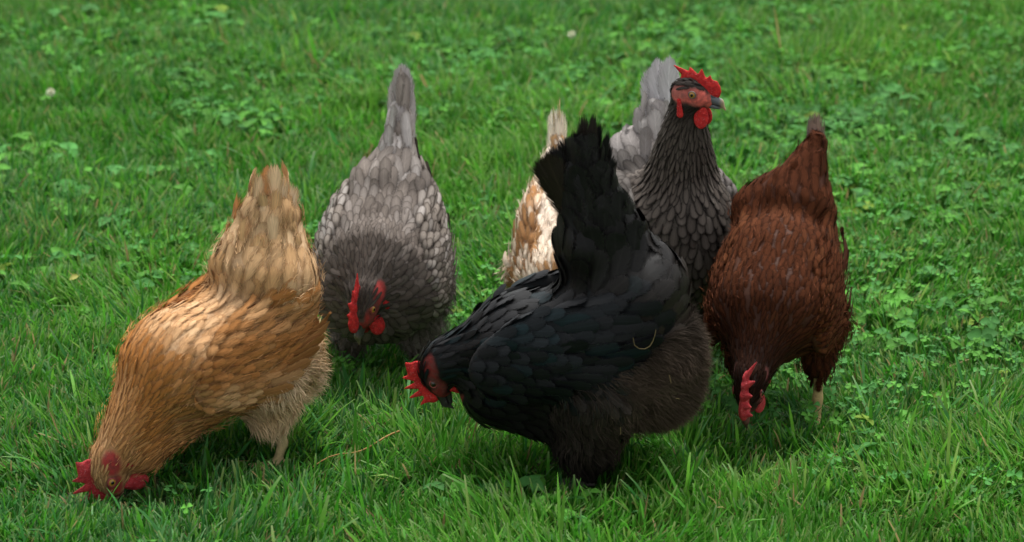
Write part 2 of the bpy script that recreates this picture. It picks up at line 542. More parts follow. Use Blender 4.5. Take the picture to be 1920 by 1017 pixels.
def build_hen(cfg):
    rng = np.random.default_rng(cfg['seed'])
    root = bpy.data.objects.new('hen', None)
    link(root)
    root.empty_display_size = .1
    root.location = (*cfg['loc'], 0)
    root.rotation_euler = (0, 0, R(cfg['heading']))
    tag(root, cfg['label'], 'hen', 'hens feeding on the lawn')
    th = R(cfg['heading'])
    W2L = lambda p: np.stack([(p[..., 0] - cfg['loc'][0]) * math.cos(th) + (p[..., 1] - cfg['loc'][1]) * math.sin(th),
                              -(p[..., 0] - cfg['loc'][0]) * math.sin(th) + (p[..., 1] - cfg['loc'][1]) * math.cos(th), p[..., 2]], -1)
    camL = W2L(np.array([0., 0., CAM_H]))

    # head frame
    hp = np.array(cfg['head']['pos'], float)
    HM = rot_pitch(cfg['head']['pitch'], cfg['head'].get('yaw', 0), cfg['head'].get('roll', 0))
    hs_ = cfg['head'].get('scale', 1.0)
    hl = lambda x, y, z: hp + HM @ (np.array([x, y, z]) * hs_)
    back = HM @ np.array([-1, 0, -.25])
    down = HM @ np.array([-.6, 0, -.8])
    prims = list(cfg['prims'])
    for pr in prims:            # leave room for the depth of the plumage
        if pr['kind'] != 'leg':
            m_ = .0035 if pr['kind'] == 'thigh' else .0065
            if pr['t'] == 'e': pr['r'] = pr['r'] - m_
            else: pr['ra'] -= m_; pr['rb'] -= m_
    prims += [E(hl(-.002, 0, .001), np.array([.025, .0170, .0190]) * hs_, M=HM, flow=back, kind='head', k=.012),
              E(hl(.014, 0, -.004), np.array([.020, .0135, .0150]) * hs_, M=HM, flow=back, kind='head', k=.010)]
    lo, hi = bounds(prims, .035)
    grid = Grid(prims, lo, hi, cfg.get('h', .0042))
    V, F = grid.surface()
    # wings: plates of their own on each flank
    wings = []
    wd = None
    for wp in cfg['wings']:
        wl_, wh_ = bounds(wp, .03)
        g = Grid(wp, wl_, wh_, .0042)
        wings.append((wp, g))

    pal = cfg['pal']
    def region(P):
        """weights per prim, flow, kind parameters, colours"""
        d = np.stack([prim_d(pr, P) for pr in prims], 1)
        dm = d - d.min(1, keepdims=True)
        w = np.exp(-dm / .011)
        w /= w.sum(1, keepdims=True)
        flow = w @ np.stack([pr['flow'] for pr in prims])
        dom = w.argmax(1)
        cw_ = np.exp(-dm / cfg.get('blend', .022)) * (np.array([pr['kind'] != 'leg' for pr in prims]) + 1e-6)
        return np.concatenate([w, cw_ / cw_.sum(1, keepdims=True)], 1), norm(flow), dom

    tone = cfg.get('tone', .7)
    def colours(P, w, plist, r):
        """base and lace colour per feather, from the palettes of the regions it sits in"""
        N = len(P)
        w = w[:, -len(plist):]
        A = {k: np.array([pal.get(pr['pal'], pal['back'])[k] for pr in plist], float) for k in ('base', 'alt', 'lace')}
        p2 = w @ np.array([pal.get(pr['pal'], pal['back'])['p'] for pr in plist], float)
        la = w @ np.array([pal.get(pr['pal'], pal['back'])['la'] for pr in plist], float)
        va = w @ np.array([pal.get(pr['pal'], pal['back'])['var'] for pr in plist], float)
        base, alt, lace = w @ A['base'], w @ A['alt'], w @ A['lace']
        m = vnoise(P * 22 + 7, cfg['seed'])
        m2 = vnoise(P * 60 + 3, cfg['seed'] + 5)
        f = sstep(*cfg.get('mix', (-.30, .26)), p2 - (.54 * m + .33 * m2 + cfg.get('rnd', .13) * r.random(N)) + .02)[:, None]
        c = base * (1 - f) + alt * f
        c = c * (1 + va[:, None] * r.normal(0, 1, (N, 1))).clip(.35, 1.9)
        if 'paint' in cfg:
            c, lace = cfg['paint'](P, c, lace, r)
        return (c * tone * .86).clip(.002, .95), np.c_[lace * tone, la]

    # ---- body: one continuous mesh with neck, head, legs and feet
    w, fl, dom = region(V)
    bc, _ = colours(V, w, prims, rng)
    bc = bc * .95
    q = (V - hp) @ HM / hs_
    skin = np.array(cfg.get('face', (.30, .034, .030)))
    fsz = cfg.get('face_size', 1.0)
    isface = sstep(1.25, .8, np.sqrt(((np.abs(q) - [.014, .016, -.001]) ** 2 / (np.array([.0155, .010, .0115]) * fsz) ** 2).sum(1)))
    lores = sstep(.024, .030, q[:, 0]) * (np.linalg.norm(q, axis=1) < .05)
    isface = np.maximum(isface, lores)[:, None]
    mot = sstep(.42, .70, vnoise(V * 330, 6) * .6 + vnoise(V * 130, 7) * .4)[:, None]
    ear = np.maximum(sstep(.004, -.006, q[:, 0]) * sstep(-.010, -.003, q[:, 2]), sstep(-.004, -.011, q[:, 2]) * sstep(.022, .010, q[:, 0]))[:, None]
    ring = sstep(.0105, .0065, np.hypot(q[:, 0] - .0075, q[:, 2] - .0035))[:, None]
    sk = skin * (1 - .45 * mot) + np.array([.05, .03, .028]) * mot * .6
    ear = ear * cfg.get('ear', 0.0)
    sk = sk * (1 - .5 * ear) + np.array([.13, .095, .085]) * .5 * ear
    sk = sk * (1 - .55 * ring) + np.array([.09, .05, .045]) * .55 * ring
    bc = bc * (1 - isface) + sk * (.85 + .3 * rng.random((len(V), 1))) * isface
    legm = np.array([pr['kind'] == 'leg' for pr in prims])
    lw = (w[:, :len(prims)][:, legm].sum(1) > .5)[:, None] if legm.any() else np.zeros((len(V), 1), bool)
    bc = np.where(lw, np.array(cfg['leg_col']) * (.75 + .5 * vnoise(V * [200, 200, 420], 3)[:, None]), bc)
    me = np_mesh('body', V, F, [MAT['body']], True, {'fcol': ('FLOAT_COLOR', np.c_[bc, np.ones(len(bc))])})
    link(bpy.data.objects.new('body', me), root)

    # ---- head parts
    hd = cfg['head']
    cm = MAT[hd.get('comb_mat', 'comb')]
    sc = lambda t: tuple(np.array(t) * hs_)
    plate = hd['comb']
    cp = [C(sc((a[0], a[1], a[2])), sc((b[0], b[1], b[2])), ra * hs_, rb * hs_, sy=sy, k=.003 * hs_) for a, b, ra, rb, sy in plate]
    sdf_part('comb', cp, .0011, cm, root, HM, hp)
    for sgn in (1, -1):
        wr = np.array(hd.get('wattle', (.0105, .0036, .0145)))
        wc = np.array([.021, .0075 * sgn, -.017 - wr[2] * .8])
        sdf_part('wattle', [E(sc(wc), sc(wr), roll=10 * sgn, pitch=8, k=.004),
                            C(sc((.020, .006 * sgn, -.012)), sc((.021, .007 * sgn, -.020)), .004 * hs_, .004 * hs_, k=.006)], .0011, cm, root, HM, hp)
        sdf_part('earlobe', [C(sc((-.010, .0165 * sgn, -.008)), sc((-.006, .0165 * sgn, -.027)), .0030 * hs_, hd.get('lobe', .0048) * hs_, sy=.5, k=.004)], .0011, MAT[hd.get('lobe_mat', hd.get('comb_mat', 'comb'))], root, HM, hp)
        ec = hp + HM @ (np.array([.0075, .0156 * sgn, .0035]) * hs_)
        eye = link(bpy.data.objects.new('eye', sphere_mesh('eye', .0049 * hs_, MAT[hd.get('iris', 'iris')], (1, .62, 1))), root)
        eye.matrix_local = Matrix.Translation(Vector(ec)) @ Matrix(HM.tolist()).to_4x4()
        pu = link(bpy.data.objects.new('pupil', sphere_mesh('pupil', .0023 * hs_, MAT['pupil'], (1, .5, 1))), eye)
        pu.location = (0, .0022 * sgn * hs_, 0)
        # lid: a fleshy ring round the eye
        a = np.linspace(0, 2 * np.pi, 25)[:-1]; b_ = np.linspace(0, 2 * np.pi, 9)[:-1]
        Rr_, r_ = .0049 * hs_, .0011 * hs_
        TV = np.array([[(Rr_ + r_ * math.cos(v)) * math.cos(u), r_ * math.sin(v), (Rr_ + r_ * math.cos(v)) * math.sin(u) * .9] for u in a for v in b_])
        TF = np.array([[i * 8 + j, ((i + 1) % 24) * 8 + j, ((i + 1) % 24) * 8 + (j + 1) % 8, i * 8 + (j + 1) % 8] for i in range(24) for j in range(8)])
        lid = link(bpy.data.objects.new('eyelid', np_mesh('eyelid', TV, TF, [MAT[hd.get('lid_mat', 'lid')]])), eye)
        lid.location = (0, .0008 * sgn, 0)
    bk, bt_ = np.array(hd.get('beak', (.06, .055, .055))), np.array(hd.get('beak_tip', (.30, .22, .12)))
    def beakcol(P):
        f = sstep(.040, .050, P[:, 0] / hs_)[:, None]
        c_ = bk * (1 - f) + bt_ * f
        nos = sstep(.0032, .0018, np.sqrt(((P / hs_ - [.033, 0, .0035]) ** 2 * [.5, 0, 1.5]).sum(1)))[:, None]
        gape = sstep(.0012, .0004, np.abs(P[:, 2] / hs_ + .0078))[:, None] * (P[:, 0] < .044 * hs_)[:, None]
        return np.c_[c_ * (1 - .75 * np.maximum(nos, gape)), np.ones(len(P))]
    sdf_part('beak', [C(sc((.024, 0, .000)), sc((.042, 0, -.004)), .0082 * hs_, .0050 * hs_, sy=.8, k=.003),
                      C(sc((.042, 0, -.004)), sc((.0515, 0, -.013)), .0050 * hs_, .0010 * hs_, sy=.75, k=.004),
                      C(sc((.020, 0, -.0105)), sc((.042, 0, -.0115)), .0050 * hs_, .0022 * hs_, sy=1.0, k=.0012)], .0011, MAT['beak'], root, HM, hp, beakcol)

    HENS.append(dict(cfg=cfg, grid=grid, W2L=W2L, lo=lo, hi=hi, root=root))
    # ---- contour feathers
    fm = MAT[cfg.get('fmat', 'feather')]
    fs = cfg.get('fscale', 1.0)
    shp = {k: SHAPES.index(v[4]) for k, v in KIND.items()}
    cand = tri_sample(V, F, 26000, rng)
    w, fl, dom = region(cand)
    kinds = np.array([pr['kind'] for pr in prims])
    kd = kinds[dom]
    ok = kd != 'leg'
    q = (cand - hp) @ HM / hs_
    fr = np.sqrt(((np.abs(q) - [.014, .016, -.001]) ** 2 / (np.array([.0165, .011, .0125]) * fsz) ** 2).sum(1))
    ok &= ~((fr < 1) | ((q[:, 0] > .023) & (np.linalg.norm(q, axis=1) < .05)))
    for wp, g in wings:
        inside = (cand > g.lo + .006).all(1) & (cand < g.lo + (g.n - 2) * g.h).all(1)
        ok &= ~(inside & (g(cand) < -.001))
    cand, w, fl, kd = cand[ok], w[ok], fl[ok], kd[ok]
    kt = {k: np.array(v[:4]) * (np.array([1, 1, 1, 1]) if k == 'head' else fs) for k, v in KIND.items()}
    wk = np.array([kt.get(k, kt['back']) for k in kinds])
    par = w[:, :len(prims)] @ wk                      # blended length, width, spacing, lift
    keep = thin_points(cand, par[:, 2] * rng.uniform(.85, 1.1, len(cand)), rng)
    P, w, fl, par, kd = cand[keep], w[keep], fl[keep], par[keep], kd[keep]
    N = len(P)
    jit = cfg.get('jitter', .12)
    fl = norm(fl + rng.normal(0, jit, (N, 3)))
    L = par[:, 0] * rng.uniform(.85, 1.2, N); Wd = par[:, 1] * rng.uniform(.85, 1.15, N)
    lift = par[:, 3] * rng.uniform(.6, 1.5, N) * cfg.get('lift', .75)
    sid = np.array([shp.get(k, 0) for k in kd])
    if cfg.get('lance'):
        sid[:] = 1; Wd = Wd * .72; L = L * 1.1
    FV, s_, t_ = lay_feathers(grid, P, fl, L, Wd, lift, sid, rng)
    col, lace = colours(P, w, prims, rng)
    sets = [(FV, col, lace, rng.random(N), None)]

    # visible ones become parts of their own, the rest one mesh
    nrm = grid.grad(P)
    view = norm(camL - P)
    vis = (nrm * view).sum(1)
    score = vis * L * Wd
    score[vis < .15] = -1
    if 'hide' in cfg:
        score[cfg['hide'](P)] = -1
    big = np.argsort(-score)[:cfg.get('n_single', 250)]
    big = big[score[big] > 0]
    rnd = rng.random(N)
    rest = np.setdiff1d(np.arange(N), big)
    tag(link(bpy.data.objects.new('plumage', feather_mesh('plumage', FV[rest], s_, t_, col[rest], lace[rest], rnd[rest], fm)), root), kind='stuff')
    for i in big:
        link(bpy.data.objects.new('feather', feather_mesh('feather', FV[i:i + 1], s_, t_, col[i:i + 1], lace[i:i + 1], rnd[i:i + 1], fm)), root)

    # ---- wings
    for wi, (wp, g) in enumerate(wings):
        VV, FF = g.surface()
        sgn = 1 if wp[0]['c'][1] > 0 else -1
        d = np.stack([prim_d(pr, VV) for pr in wp], 1)
        ww = np.exp(-(d - d.min(1, keepdims=True)) / .011); ww /= ww.sum(1, keepdims=True)
        wc, _ = colours(VV, ww, wp, rng)
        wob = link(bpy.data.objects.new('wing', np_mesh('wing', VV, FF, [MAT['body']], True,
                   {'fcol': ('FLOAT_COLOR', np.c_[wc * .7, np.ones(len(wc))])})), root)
        cd = tri_sample(VV, FF, 7000, rng)
        nr = g.grad(cd)
        pr = wp[0]
        ax = pr['M'] @ np.array([1.0, 0, 0])
        u = ((cd - pr['c']) @ ax) / pr['r'][0]           # 1 at the shoulder, -1 at the tip
        okw = (nr[:, 1] * sgn > -.25)
        cd, u = cd[okw], u[okw]
        f01 = (1 - u) / 2
        Lw = (.026 + .042 * f01 ** 1.3) * fs; Ww = (.0085 + .0045 * f01) * fs; Sp = (.0105 + .0065 * f01) * fs
        kp = thin_points(cd, Sp * rng.uniform(.85, 1.1, len(cd)), rng)
        cd, Lw, Ww, f01 = cd[kp], Lw[kp], Ww[kp], f01[kp]
        n_ = len(cd)
        d = np.stack([prim_d(pp, cd) for pp in wp], 1)
        ww = np.exp(-(d - d.min(1, keepdims=True)) / .011); ww /= ww.sum(1, keepdims=True)
        flw = norm(np.tile(pr['flow'], (n_, 1)) + rng.normal(0, jit * .7, (n_, 3)) + np.array([0, 0, -.25]) * (f01[:, None] < .5) * 0.6)
        class U:      # body and wing together, so that wing feathers drape over the body behind the wing
            h = .0042
            def __call__(s, p):
                a = grid(p); inside = ((p > g.lo + .001) & (p < g.lo + (g.n - 1) * g.h - .001)).all(-1)
                return smin(a, np.where(inside, g(p), .1), .02)
            grad = Grid.grad
        WV, s_, t_ = lay_feathers(U(), cd, flw, Lw * rng.uniform(.9, 1.15, n_), Ww, cfg.get('lift', .75) * .0065 * fs * rng.uniform(.6, 1.4, n_),
                                  np.where(f01 > .55, 2, 1 if cfg.get('lance') else 0), rng)
        colw, lacew = colours(cd, ww, wp, rng)
        rn = rng.random(n_)
        v_ = (g.grad(cd) * norm(camL - cd)).sum(1)
        sc_ = v_ * Lw; sc_[v_ < .1] = -1
        bigw = np.argsort(-sc_)[:90]; bigw = bigw[sc_[bigw] > 0]
        restw = np.setdiff1d(np.arange(n_), bigw)
        if len(restw):
            tag(link(bpy.data.objects.new('wing_plumage', feather_mesh('wing_plumage', WV[restw], s_, t_, colw[restw], lacew[restw], rn[restw], fm)), wob), kind='stuff')
        for i in bigw:
            link(bpy.data.objects.new('wing_feather', feather_mesh('wing_feather', WV[i:i + 1], s_, t_, colw[i:i + 1], lacew[i:i + 1], rn[i:i + 1], fm)), wob)

        # folded flight feathers along the lower rear edge of the wing
        nq = 7
        uu = np.linspace(.30, -.62, nq); vv = np.linspace(-.62, -.30, nq)
        rq = np.stack([pr['c'] + pr['M'] @ (np.array([a_, 0, b_]) * pr['r']) for a_, b_ in zip(uu, vv)]) + np.array([0, sgn * .012, 0])
        for _ in range(4):
            rq = rq - g.grad(rq) * g(rq)[:, None]
        flq = norm(np.tile(pr['flow'], (nq, 1)) + np.stack([np.zeros(nq), np.zeros(nq), np.linspace(-.18, .02, nq)], 1))
        QV, _, _ = lay_feathers(U(), rq, flq, np.linspace(.056, .072, nq) * rng.uniform(.92, 1.08, nq), np.full(nq, .0095) * fs ** .5, np.full(nq, .008), np.full(nq, 2), rng, base_h=.0045)
        qc, ql = colours(rq, np.ones((nq, len(wp))) / len(wp), wp, rng)
        for i in range(nq):
            link(bpy.data.objects.new('flight_feather', feather_mesh('flight_feather', QV[i:i + 1], s_, t_, qc[i:i + 1] * rng.uniform(.72, .95), ql[i:i + 1], rng.random(1), MAT['feather'] if cfg.get('fmat') != 'feather_black' else fm)), wob)
        nd = cfg.get('wing_down', 0)
        if nd:
            hd_ = tri_sample(VV, FF, nd * 2, rng); hn = g.grad(hd_)
            o_ = hn[:, 1] * sgn > -.1
            hd_, hn = hd_[o_][:nd], hn[o_][:nd]
            d = np.stack([prim_d(pp, hd_) for pp in wp], 1)
            hc, _ = colours(hd_, np.ones((len(hd_), len(wp))) / len(wp), wp, rng)
            hdir = np.tile(pr['flow'], (len(hd_), 1)) + hn * .15 + rng.normal(0, .12, (len(hd_), 3))
            tag(link(bpy.data.objects.new('wing_down', hair_mesh('wing_down', hd_ + hn * (.004 + .005 * rng.random((len(hd_), 1))), hdir, .018 * rng.uniform(.6, 1.3, len(hd_)),
                .0003 * rng.uniform(.6, 1.3, len(hd_)), hc * rng.uniform(.8, 1.25, (len(hd_), 1)), MAT['hair'], rng, .2)), wob), kind='stuff')

    # ---- tail: stiff quills
    for (b0, pitch, yaw, Lq, Wq, face, bend, ck) in list(cfg['tail']) + list(cfg.get('ruf', [])):
        d = rot_pitch(pitch, yaw) @ np.array([1.0, 0, 0])
        nrmq = np.array(face, float); nrmq = norm(nrmq - (nrmq @ d) * d)
        sd = np.cross(nrmq, d)
        pts = []
        wq = width_profile(TT, 'quill') * Wq
        p = np.array(b0, float); dd = d.copy()
        wav = rng.normal(0, .0015, NT * NS)
        for i in range(NT):
            if i:
                p = p + dd * (TT[i] - TT[i - 1]) * Lq
                dd = norm(dd + nrmq * bend * (TT[i] - TT[i - 1]))
            for s in SS:
                pts.append(p + sd * s * wq[i] - nrmq * (abs(s) ** 2 * wq[i] * .22))
        pv = np.array(pts) + nrmq * wav[:, None]
        pc = pal[ck]
        c0 = np.array(pc['alt'] if rng.random() < pc['p'] else pc['base'])
        c0 = (c0 * tone * (1 + pc['var'] * rng.normal())).clip(.002, .9)
        link(bpy.data.objects.new('tail_feather', feather_mesh('tail_feather', pv[None], np.tile(SS, NT), np.repeat(TT, NS), c0[None],
             np.r_[np.array(pc['lace']) * tone, pc['la']][None], rng.random(1), fm)), root)

    # ---- down: loose barbs that soften the outline
    for (n, kindset, Lh, Wh, lift_, rough_, tone) in cfg['down']:
        cd = tri_sample(V, F, n * 4, rng)
        w, fl, dom = region(cd)
        okd = np.isin(kinds[dom], kindset)
        cd, w, fl = cd[okd][:n], w[okd][:n], fl[okd][:n]
        nr = grid.grad(cd)
        c, _ = colours(cd, w, prims, rng)
        dirs = norm(fl - (fl * nr).sum(1, keepdims=True) * nr) + nr * lift_ + rng.normal(0, rough_, (len(cd), 3))
        cl = vnoise(cd * 45, 11)[:, None]
        dirs = dirs + (np.stack([vnoise(cd * 38 + k * 9, 12 + k) for k in range(3)], 1) - .5) * 1.7
        base = cd + nr * (.004 + .006 * rng.random((len(cd), 1)))
        tag(link(bpy.data.objects.new('down', hair_mesh('down', base, dirs, Lh * rng.uniform(.6, 1.3, len(cd)), Wh * rng.uniform(.6, 1.3, len(cd)),
            c * tone * (.75 + .5 * cl), MAT['hair'], rng)), root), kind='stuff')

def PAL(base, alt=None, p=0.25, lace=None, la=0.15, var=.08):
    return dict(base=base, alt=alt or base, p=p, lace=lace or tuple(x * .6 for x in base), la=la, var=var)

MAT['lid'] = plain_material('grey_lid', (.12, .10, .09), .5, .3)
MAT['lid_red'] = plain_material('red_lid', (.25, .05, .045), .5, .3)

def comb_spikes(sp, plate=((-.010, 0, .018), (.027, 0, .010), .0085, .0100), thick=.30):
    a, b, ra, rb = plate
    out = [(a, b, ra, rb, thick)]
    for (bx, bz, tx, tz, r, lean) in sp:
        out.append(((bx, 0, bz), (tx, lean, tz), r, .0012, .42))
    return out
COMB = comb_spikes([(-.008, .024, -.028, .033, .0060, 0), (.001, .024, -.006, .035, .0072, .001), (.012, .022, .011, .036, .0080, 0),
                    (.023, .019, .024, .030, .0072, -.001), (.032, .014, .034, .023, .0062, 0)], plate=((-.008, 0, .018), (.027, 0, .010), .0090, .0150), thick=.24)
COMB_FLOP = [(a, (b[0], b[1] + .012 if i else b[1], b[2] - .004 if i else b[2]), ra, rb, sy) for i, (a, b, ra, rb, sy) in enumerate(COMB)]
COMB_FLOP = [(a, b, ra, rb, .42 if i == 0 else .55) for i, (a, b, ra, rb, sy) in enumerate(COMB_FLOP)]
COMB_BIG = comb_spikes([(-.010, .026, -.022, .034, .0100, 0), (.000, .026, -.003, .042, .0058, .001), (.011, .023, .012, .043, .0056, 0),
                        (.021, .019, .026, .039, .0054, -.001), (.030, .014, .038, .028, .0050, 0)], plate=((-.012, 0, .021), (.028, 0, .010), .0095, .0105))

def ruffle(a, b, ra, rb, rows, per, L, W, pitch, seed, span=100, centre=0, ck='saddle', curl=-.25):
    """rows of loose tail coverts round the tail, lower rows lying over the upper ones"""
    r = np.random.default_rng(seed)
    a, b = np.array(a, float), np.array(b, float)
    out = []
    for i in range(rows):
        t = 1 - i / max(rows - 1, 1)                 # from the top row down
        for j in range(per):
            ph = centre + span * ((j + .5 + r.uniform(-.35, .35)) / per * 2 - 1)
            rr = ra + (rb - ra) * t
            p = a + (b - a) * t + np.array([math.cos(R(ph)) * rr, math.sin(R(ph)) * rr * .9, r.uniform(-.008, .008)])
            out.append((tuple(p), pitch + r.normal(0, 5), .30 * ph * math.sin(R(min(abs(ph), 90))) + r.normal(0, 5), L * r.uniform(.8, 1.2), W * r.uniform(.85, 1.15),
                        (math.cos(R(ph)), math.sin(R(ph)), .25), curl * r.uniform(.3, 1.6), ck))
    return out

exec_hens = []
def hen(**k): exec_hens.append(k)

# ---- 1 buff hen, left
hen(seed=11, loc=(-.392, 4.128), heading=218,
    label='tawny buff hen on the left, head down in the grass, cream rump',
    head=dict(pos=(.172, 0, .040), pitch=-98, yaw=-6, comb=COMB_BIG, comb_mat='comb_pink', scale=1.18, beak=(.35, .25, .15), lid_mat='lid_red'),
    prims=[
        E((-.025, 0, .170), (.130, .092, .085), -28, flow=(-.88, 0, .40), kind='back'),
        E((.058, 0, .165), (.078, .085, .072), -45, flow=(-.75, 0, .60), kind='breast', pal='shoulder'),
        C((.086, 0, .145), (.164, 0, .062), .060, .030, flow=(-.70, 0, .72), kind='hackle', pal='neck'),
        C((.045, 0, .115), (.125, 0, .052), .052, .034, flow=(-.80, 0, .45), kind='hackle', pal='neck'),
        E((-.090, 0, .140), (.062, .080, .070), 10, flow=(-.75, 0, -.35), kind='fluff'),
        E((-.082, 0, .248), (.068, .088, .064), 30, flow=(-.40, 0, .9), kind='covert', pal='saddle', k=.008),
        C((-.080, 0, .275), (-.090, 0, .330), .074, .046, sy=.95, flow=(-.15, 0, 1), kind='covert', pal='saddle', k=.02),
        C((-.045, .05, .12), (-.050, .05, .088), .045, .030, flow=(-.35, 0, -1), kind='thigh', pal='fluff'),
        C((-.02, -.05, .11), (.02, -.05, .075), .045, .028, flow=(-.1, 0, -1), kind='thigh', pal='fluff'),
        *shank(.05, (-.055, .05, .08), (-.070, .05, .035), (-.060, .05, .008)),
        *shank(-.05, (.03, -.05, .06), (.055, -.05, .035), (.075, -.05, .008))],
    wings=[[E((-.015, s * .070, .180), (.105, .020, .058), -24, yaw=s * 4, roll=s * 12, flow=(-.92, 0, .28), kind='wing')] for s in (1, -1)],
    tail=[((-.086, y, .285), 97 + a, yw, l, w, (.75, f, .25), b, 'tail') for y, a, yw, l, w, f, b in
          ((.000, -16, 0, .118, .017, .2, 0), (.010, -8, 4, .122, .016, .6, .05), (-.010, -10, -5, .112, .017, -.6, 0), (.020, 0, 8, .114, .017, .8, .1), (-.020, -2, -9, .104, .017, -.8, .1),
           (.026, 10, 14, .104, .018, .9, 0), (-.026, 8, -14, .096, .017, -.9, -.1), (.014, 18, 6, .100, .016, .9, -.1), (-.006, 6, -2, .124, .011, .1, .1), (.004, -2, 2, .130, .008, .3, .1), (.018, -18, 5, .105, .012, .5, .1))],
    ruf=ruffle((-.080, 0, .262), (-.090, 0, .335), .062, .030, 4, 9, .066, .0135, 98, 32, span=150, centre=45),
    down=[(9000, ['fluff', 'thigh'], .020, .0004, .45, .25, 1.0), (3500, ['covert', 'back', 'breast'], .012, .00028, .14, .15, 1.05), (1800, ['hackle'], .009, .00028, .10, .1, 1.1)],
    leg_col=(.42, .33, .17), fmat='feather_soft', jitter=.17, fscale=.82, lift=.5, rnd=.16, wing_down=900, tone=.84, blend=.02,
    pal=dict(head=PAL((0.5488, 0.3312, 0.1564), (0.6664, 0.4784, 0.2944), .4), neck=PAL((0.3920, 0.1380, 0.0276), (0.5488, 0.2484, 0.0782), .35, lace=(0.6468, 0.4048, 0.1932), la=.28),
             shoulder=PAL((0.4312, 0.1840, 0.0552), (0.6468, 0.4416, 0.2576), .45, lace=(0.5390, 0.3036, 0.1288), la=.4), back=PAL((0.4606, 0.2300, 0.0874), (0.6664, 0.4784, 0.2944), .42, lace=(0.5488, 0.3312, 0.1564), la=.3),
             wing=PAL((0.3626, 0.1518, 0.0460), (0.5880, 0.3772, 0.1932), .30, lace=(0.4508, 0.2392, 0.0920), la=.3, var=.05), saddle=PAL((0.5194, 0.3128, 0.1518), (0.6272, 0.4324, 0.2576), .45, lace=(0.4508, 0.2576, 0.1104), la=.4),
             fluff=PAL((0.6076, 0.4232, 0.2484), (0.7252, 0.5612, 0.3864), .5, lace=(0.5880, 0.4140, 0.2484)), tail=PAL((0.5488, 0.3496, 0.1840), (0.6468, 0.4784, 0.3128), .4), none=PAL((0.3920, 0.2760, 0.1840))))

# ---- 2 grey hen facing the camera
hen(seed=12, loc=(-.186, 4.486), heading=-95,
    label='lavender grey hen facing the camera with lowered red face and tall pale tail',
    head=dict(pos=(.152, -.004, .162), pitch=-60, yaw=-24, roll=2, comb=COMB, scale=1.12, lobe=.0065, wattle=(.0125, .0038, .0150), beak=(.05, .05, .045), beak_tip=(.18, .15, .09), lid_mat='lid_red'),
    prims=[
        E((-.01, 0, .180), (.125, .096, .088), -24, flow=(-.9, 0, .42), kind='back'),
        E((.065, 0, .150), (.075, .092, .086), -30, flow=(-.55, 0, .1), kind='breast', pal='breast'),
        C((.085, 0, .195), (.142, -.004, .172), .060, .030, flow=(-.92, 0, .30), kind='hackle', pal='neck'),
        E((-.085, 0, .16), (.06, .085, .075), 10, flow=(-.8, 0, -.4), kind='fluff'),
        E((-.070, .008, .250), (.055, .064, .060), 40, flow=(-.5, 0, .85), kind='covert', pal='saddle', k=.03),
        C((-.075, .010, .270), (-.106, .018, .338), .050, .018, sy=.95, flow=(-.32, .06, .95), kind='covert', pal='saddle', k=.02),
        C((-.02, .052, .12), (-.015, .05, .06), .048, .03, flow=(-.3, 0, -1), kind='thigh', pal='fluff'),
        C((-.02, -.052, .12), (-.015, -.05, .06), .048, .03, flow=(-.3, 0, -1), kind='thigh', pal='fluff'),
        *shank(.05, (-.015, .05, .06), (-.015, .05, .035), (-.005, .05, .008)),
        *shank(-.05, (-.015, -.05, .06), (-.015, -.05, .035), (-.005, -.05, .008))],
    wings=[[E((-.005, s * .067, .184), (.105, .020, .060), -24, yaw=s * 5, roll=s * 14, flow=(-.9, 0, .36), kind='wing')] for s in (1, -1)],
    tail=[((-.105, y + .018, .295), 104 + a, yw, l, .019, (.9, f, .4), .1, 'tail') for y, a, yw, l, f in
          ((.000, -2, 2, .138, .2), (.004, 2, 7, .128, .5), (-.004, 3, -6, .100, -.5), (.010, 6, 12, .105, .8), (-.012, 6, -14, .100, -.7), (.014, 10, 20, .085, 1), (-.016, 4, -24, .085, -.6), (-.010, 0, -8, .118, -.2), (.010, 0, 14, .098, .4))]
         + [((-.098 + dx, .012 + y, z), 100 + a, yw, l, .014, (1, f, .5), b, 'tail') for dx, y, z, a, yw, l, f, b in
            ((.012, .000, .300, -2, 0, .072, .1, -.5), (.016, .014, .285, 2, 12, .070, .6, -.6), (.016, -.014, .290, 2, -14, .066, -.6, -.6), (.010, .024, .270, 8, 22, .066, .9, -.5),
             (.010, -.022, .275, 6, -22, .060, -.9, -.5), (.022, .004, .272, -6, 4, .062, .2, -.7), (.004, .018, .315, 2, 16, .060, .8, -.6), (.004, -.012, .320, 0, -14, .064, -.7, -.7))]
         + ruffle((-.078, .012, .275), (-.104, .020, .345), .036, .010, 4, 6, .062, .0125, 108, 31),
    down=[(4500, ['fluff', 'thigh'], .018, .00045, .45, .25, 1.0)],
    leg_col=(.14, .13, .12), jitter=.2, fscale=.74, rnd=.40, lift=1.0, tone=1.0, blend=.05,
    pal=dict(head=PAL((.030, .025, .023), (.055, .046, .04), .3), neck=PAL((.070, .055, .045), (.13, .106, .09), .36, lace=(.025, .019, .016), la=.75),
             breast=PAL((.062, .048, .039), (.20, .165, .14), .36, lace=(.026, .020, .016), la=1), back=PAL((.23, .19, .16), (.40, .36, .33), .42, lace=(.060, .046, .038), la=1),  # dark breast: brown plumage with the shade of the lower breast painted in
             wing=PAL((.24, .205, .175), (.41, .375, .35), .40, lace=(.065, .052, .043), la=1), saddle=PAL((.255, .22, .195), (.39, .36, .345), .45, lace=(.14, .118, .104), la=.7),
             fluff=PAL((.20, .17, .15), (.30, .27, .24), .4, lace=(.13, .11, .10)), tail=PAL((.42, .385, .37), (.36, .33, .31), .4, lace=(.34, .31, .30)), none=PAL((.1, .1, .1))))

